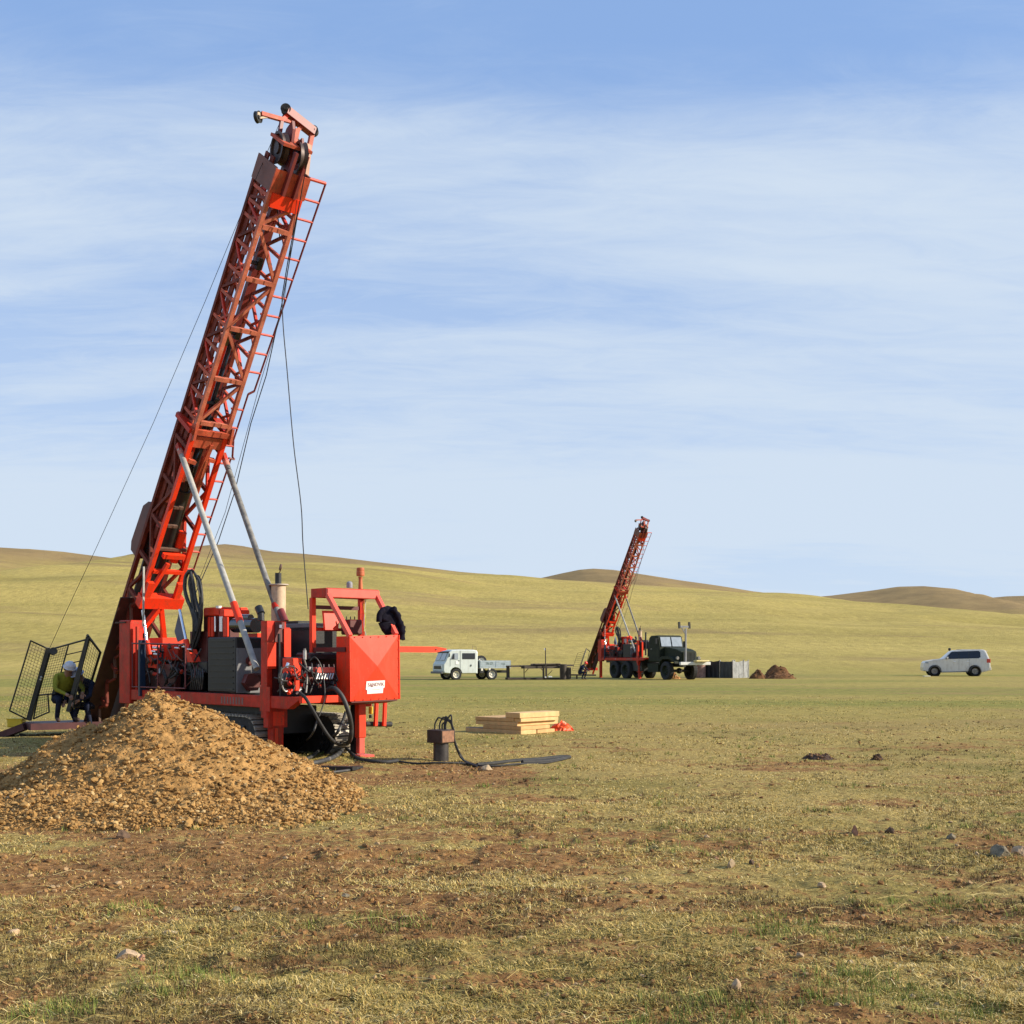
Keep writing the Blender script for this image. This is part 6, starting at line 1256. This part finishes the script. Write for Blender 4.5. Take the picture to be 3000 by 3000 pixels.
dirt_pile('soil_mound', 2355, 2455, 2225, 26, 'dark little soil mound with a raised crest on the open grass', 13, 0.5, cl=260, sz=0.020, m=mat('black_soil', (0.045,0.026,0.017), 0.95, var=0.3, bump=0.8, bscale=20), dm_=DIRT)
dirt_pile('soil_mound', 2552, 2592, 2229, 22, 'small dark clod of soil right of the dark little mound', 14, 0.7, cl=90, sz=0.018, m=MATS['black_soil'])
# ================================================================ loose rocks on the near ground
def rock(px, py, wpx_, hpx, label, m, seed, name='rock', cat='rock', sq=0.8):
    import bmesh
    c = gpx(px, py); k = c.y/F_PX; bm = bmesh.new(); bmesh.ops.create_icosphere(bm, subdivisions=3, radius=1.0); r_ = random.Random(seed); pl2 = []
    for _ in range(9):
        n_ = Vector((r_.uniform(-1,1), r_.uniform(-1,1), r_.uniform(-.6,1))).normalized(); pl2.append((n_, r_.uniform(0.55,0.85)))
    for v_ in bm.verts:
        for n_, d in pl2:
            t = v_.co.dot(n_)
            if t > d: v_.co -= n_*(t-d)
        v_.co *= 1+r_.uniform(-.03,.03)
    for v_ in bm.verts: v_.co = Vector((v_.co.x*wpx_*k*0.62, v_.co.y*wpx_*k*0.62*sq, v_.co.z*hpx*k*0.62))
    me = bpy.data.meshes.new(name); bm.to_mesh(me); bm.free(); me.materials.append(m); o = bpy.data.objects.new(name, me); COL.objects.link(o)
    o.location = (c.x, c.y, th(c.x, c.y)+hpx*k*0.22); o.rotation_euler = (0, 0, r_.uniform(0, 6)); return tag(o, label, cat)
RG = mat('lichen_grey_rock', (0.17,0.14,0.09), 0.95, var=0.4, vscale=14, col2=(0.26,0.22,0.12), bump=0.8, bscale=26); RT = mat('tan_rock', (0.42,0.29,0.17), 0.9, var=0.25, vscale=12, bump=0.5, bscale=30); RR = mat('reddish_rock', (0.34,0.17,0.10), 0.9, var=0.25, vscale=12, bump=0.5, bscale=30); RW = mat('pale_rock', (0.36,0.26,0.15), 0.9, var=0.25, vscale=12, bump=0.5, bscale=30)
RD = mat('dark_clod', (0.10,0.06,0.035), 0.95, var=0.35, vscale=14, bump=1.0, bscale=30)
rock(2932, 2505, 56, 44, 'largest grey boulder with lichen near the right edge of the grass', RG, 1); rock(2985, 2500, 40, 34, 'pale tan boulder cut off by the right edge beside the grey one', RT, 2)
rock(2862, 2503, 14, 12, 'small white stone just left of the grey boulder', RW, 3); rock(2505, 2436, 24, 34, 'upright reddish stone with a pointed top on the open ground', RR, 4, sq=0.5)
rock(2606, 2435, 24, 22, 'dark rounded clod right of the upright reddish stone', RD, 5, 'clod', 'clod'); rock(2787, 2455, 26, 20, 'grey stone with a pale tip between the reddish stone and the boulder', RG, 6)
rock(2142, 2536, 26, 30, 'pale pinkish stone beside a dark clod in the middle of the ground', RW, 7); rock(2202, 2530, 16, 18, 'dark clod right of the pale pinkish stone', RD, 8, 'clod', 'clod')
rock(372, 2795, 62, 36, 'long tan stone in the near left grass', RT, 9); rock(414, 2802, 28, 24, 'round reddish stone touching the long tan stone', RR, 10)
rock(2408, 2600, 22, 20, 'tan stone below the open ground centre right', RT, 11); rock(2346, 2812, 24, 20, 'pale stone among the broken soil low in the picture', RW, 12)
rock(358, 2454, 44, 36, 'big dark brown clod lying at the foot of the ochre heap', RD, 13, 'clod', 'clod'); rock(1428, 2252, 36, 20, 'pale broken rock lying on the thin black hose', RW, 14); rock(1409, 2253, 14, 14, 'small dark rock left of the pale one on the hose', RD, 15)
rock(2157, 2910, 28, 34, 'half buried tan stone near the bottom edge', RT, 16); rock(2492, 2826, 26, 20, 'tan stone right of the pale one among broken soil', RT, 17); rock(2625, 2826, 20, 16, 'small pale stone low on the right', RW, 18)
rock(2672, 2925, 20, 16, 'white pebble near the bottom right', RW, 19); rock(500, 2745, 40, 18, 'flat tan clod left of the green tufts', RT, 20); rock(690, 2672, 26, 16, 'small grey clod at the edge of the trampled soil', RG, 21)
rock(1010, 2636, 26, 14, 'grey crumbly clod in the near centre left', RG, 22); rock(2100, 2512, 14, 12, 'little brown clod above the pale pinkish stone', RR, 23); rock(40, 2722, 30, 18, 'dull orange clod at the left edge', RT, 24)
# ================================================================ the grass itself: real blades and straws, thinning out with distance
GR = tint_mat('grass_blades', [(0.0, (0.075,0.075,0.022)), (0.18, (0.20,0.175,0.045)), (0.35, (0.36,0.265,0.075)), (0.6, (0.56,0.40,0.125)), (0.85, (0.70,0.53,0.21)), (1.0, (0.76,0.62,0.32))], rough=0.8)
def grass():
    n = 150000                                                    # tufts, spread evenly over what is seen
    iy = rng.uniform(1/48.0, 1/4.9, n); Y = 1/iy; X = rng.uniform(-0.50, 0.50, n)*Y
    cl = fbm(X/0.9, Y/0.7, 3, 81)*2; g = fbm(X/2.2, Y/1.6, 3, 85)*2; ba = bareness(X, Y)
    keep = (rng.random(n) < np.clip(0.60-0.80*ba+cl*0.9, 0.07, 1)) & (heap(X, Y) < 0.02)
    X, Y, cl, g, ba = X[keep], Y[keep], cl[keep], g[keep], ba[keep]; n = len(X)
    B_ = 5; X = np.repeat(X, B_); Y = np.repeat(Y, B_); tuft = np.repeat(rng.random(n), B_); cl = np.repeat(cl, B_); g = np.repeat(g, B_); ba = np.repeat(ba, B_); m = len(X)
    tall = (tuft > 0.985)
    X = X+rng.normal(0, 0.018, m)*(1+Y/9); Y = Y+rng.normal(0, 0.018, m)*(1+Y/9); Z = terrain(X, Y)
    a = rng.uniform(0, 6.283, m); lie = rng.random(m) < 0.66
    L = (0.012+0.026*rng.random(m))*(1+0.5*np.clip(cl, -0.5, 1))*np.where(tall, 1.9, 1.0)
    L = np.where(lie, L*2.1, L)*np.where(Y > 14, 0.9, 1.0)
    el = np.where(lie, rng.uniform(0.03, 0.35, m), rng.uniform(0.35, 1.2, m))
    w = (0.0011+0.0011*rng.random(m))*(0.55+Y/6.5)
    dx, dy, dz = np.cos(a)*np.cos(el), np.sin(a)*np.cos(el), np.sin(el)
    sx, sy = -np.sin(a)*w, np.cos(a)*w
    p0 = np.stack([X-sx, Y-sy, Z-0.004], -1); p1 = np.stack([X+sx, Y+sy, Z-0.004], -1)
    md_ = np.stack([X+dx*L*0.6, Y+dy*L*0.6, Z+dz*L*0.7], -1); q0 = md_-np.stack([sx, sy, 0*sx], -1)*0.7; q1 = md_+np.stack([sx, sy, 0*sx], -1)*0.7
    tip = np.stack([X+dx*L*1.15, Y+dy*L*1.15, Z+np.where(lie, dz*L*0.5, dz*L*0.95)], -1)
    V = np.stack([p0, p1, q1, q0, tip], 1).reshape(-1, 3); o = (np.arange(m)*5)[:, None]
    Fc = np.concatenate([o+np.array([[0,1,2]]), o+np.array([[0,2,3]]), o+np.array([[3,2,4]])], 0)
    t = np.clip(0.52+rng.normal(0, 0.22, m)-0.45*np.clip(g, 0, 0.6)+np.where(lie, 0.10, -0.06)-0.10*(tuft-0.5), 0, 1)
    ob = npmesh('grass', V, Fc, [GR], smooth=False, attr=np.repeat(t, 5)); tag(ob, 'short dry steppe grass and straw covering the ground', 'grass', kind='stuff')
    # fresh green tufts in loose colonies, and darker dead ones
    for nm, lab, cols, n, hh, gg in (('green_tufts', 'brighter green tufts of taller grass in the trampled turf', [(0, (0.09,0.13,0.025)), (0.6, (0.20,0.24,0.05)), (1, (0.36,0.34,0.10))], 2600, 0.055, 87),
                                 ('dead_tufts', 'dark dead tufts and cropped stubble between the straw', [(0, (0.05,0.035,0.018)), (0.6, (0.13,0.09,0.04)), (1, (0.26,0.18,0.08))], 7000, 0.030, 93)):
        Y = 1/rng.uniform(1/30.0, 1/4.9, n*3); X = rng.uniform(-0.48, 0.48, n*3)*Y; c = fbm(X/0.8, Y/0.6, 3, gg)*2
        k_ = (c > (0.30 if gg == 87 else 0.18)) & (heap(X, Y) < 0.02); X, Y = X[k_][:n], Y[k_][:n]; q = 9; X = np.repeat(X, q); Y = np.repeat(Y, q); m = len(X)
        X = X+rng.normal(0, 0.020, m); Y = Y+rng.normal(0, 0.020, m); Z = terrain(X, Y); a = rng.uniform(0, 6.283, m); el = rng.uniform(0.5, 1.4, m); L = hh*rng.uniform(0.5, 1.5, m); w = (0.0011+0.0008*rng.random(m))*(0.6+Y/7)
        V = np.stack([np.stack([X-np.sin(a)*w, Y+np.cos(a)*w, Z-0.003], -1), np.stack([X+np.sin(a)*w, Y-np.cos(a)*w, Z-0.003], -1), np.stack([X+np.cos(a)*np.cos(el)*L, Y+np.sin(a)*np.cos(el)*L, Z+np.sin(el)*L], -1)], 1).reshape(-1, 3)
        ob = npmesh(nm, V, (np.arange(m)*3)[:, None]+np.array([[0,1,2]]), [tint_mat(nm, cols, 0.8)], smooth=False, attr=np.repeat(rng.random(m), 3)); tag(ob, lab, 'grass', kind='stuff')
    # long bleached straws lying about
    n = 700; Y = 1/rng.uniform(1/14.0, 1/5.0, n); X = rng.uniform(-0.47, 0.47, n)*Y; Z = terrain(X, Y)+0.012; a = rng.normal(0.15, 0.5, n)+np.where(rng.random(n) < 0.5, 0, math.pi); L = rng.uniform(0.05, 0.20, n)*(1+(rng.random(n) < 0.08)); c = rng.uniform(-0.3, 0.3, n); w = 0.0005+0.00007*Y
    k = 5; V = []
    for i in range(k):
        t = i/(k-1); aa = a+c*t; x = X+np.cos(aa)*L*t; y = Y+np.sin(aa)*L*t; z = terrain(x, y)+0.010+0.03*math.sin(math.pi*t)*rng.random(n)
        V += [np.stack([x-np.sin(aa)*w, y+np.cos(aa)*w, z+w], -1), np.stack([x+np.sin(aa)*w, y-np.cos(aa)*w, z-w*0.3], -1)]
    V = np.stack(V, 1).reshape(-1, 3); o = (np.arange(n)*2*k)[:, None]; Fc = np.concatenate([o+np.array([[2*i,2*i+1,2*i+3,2*i+2]]) for i in range(k-1)], 0)
    keep = rng.random(n); ob = npmesh('fallen_straw', V, Fc, [GR], smooth=False, attr=np.repeat(0.55+0.4*rng.random(n), 2*k)); tag(ob, 'long bleached straws lying on the trampled ground', 'straw', kind='stuff')
    # crumbs of soil and gravel
    n = 26000; Y = 1/rng.uniform(1/24.0, 1/4.9, n); X = rng.uniform(-0.48, 0.48, n)*Y; ba = bareness(X, Y); kp = (rng.random(n) < np.clip(ba*1.3-0.12, 0.03, 1)) & (heap(X, Y) < 0.02); X, Y = X[kp], Y[kp]
    sz = (0.005+0.016*rng.random(len(X))**4)*(0.7+Y/16); P = np.stack([X, Y, terrain(X, Y)+sz*0.2], -1); tt = np.clip(rng.normal(0.55, 0.25, len(X)), 0, 1)
    ob = clods('soil_crumbs', P, sz, [tint_mat('soil_crumbs', [(0, (0.07,0.03,0.012)), (0.5, (0.25,0.13,0.05)), (0.9, (0.33,0.19,0.08)), (1.0, (0.38,0.26,0.14))])], None, tt); tag(ob, 'crumbs of soil and gravel on the bare patches', 'soil crumbs', kind='stuff')
grass()
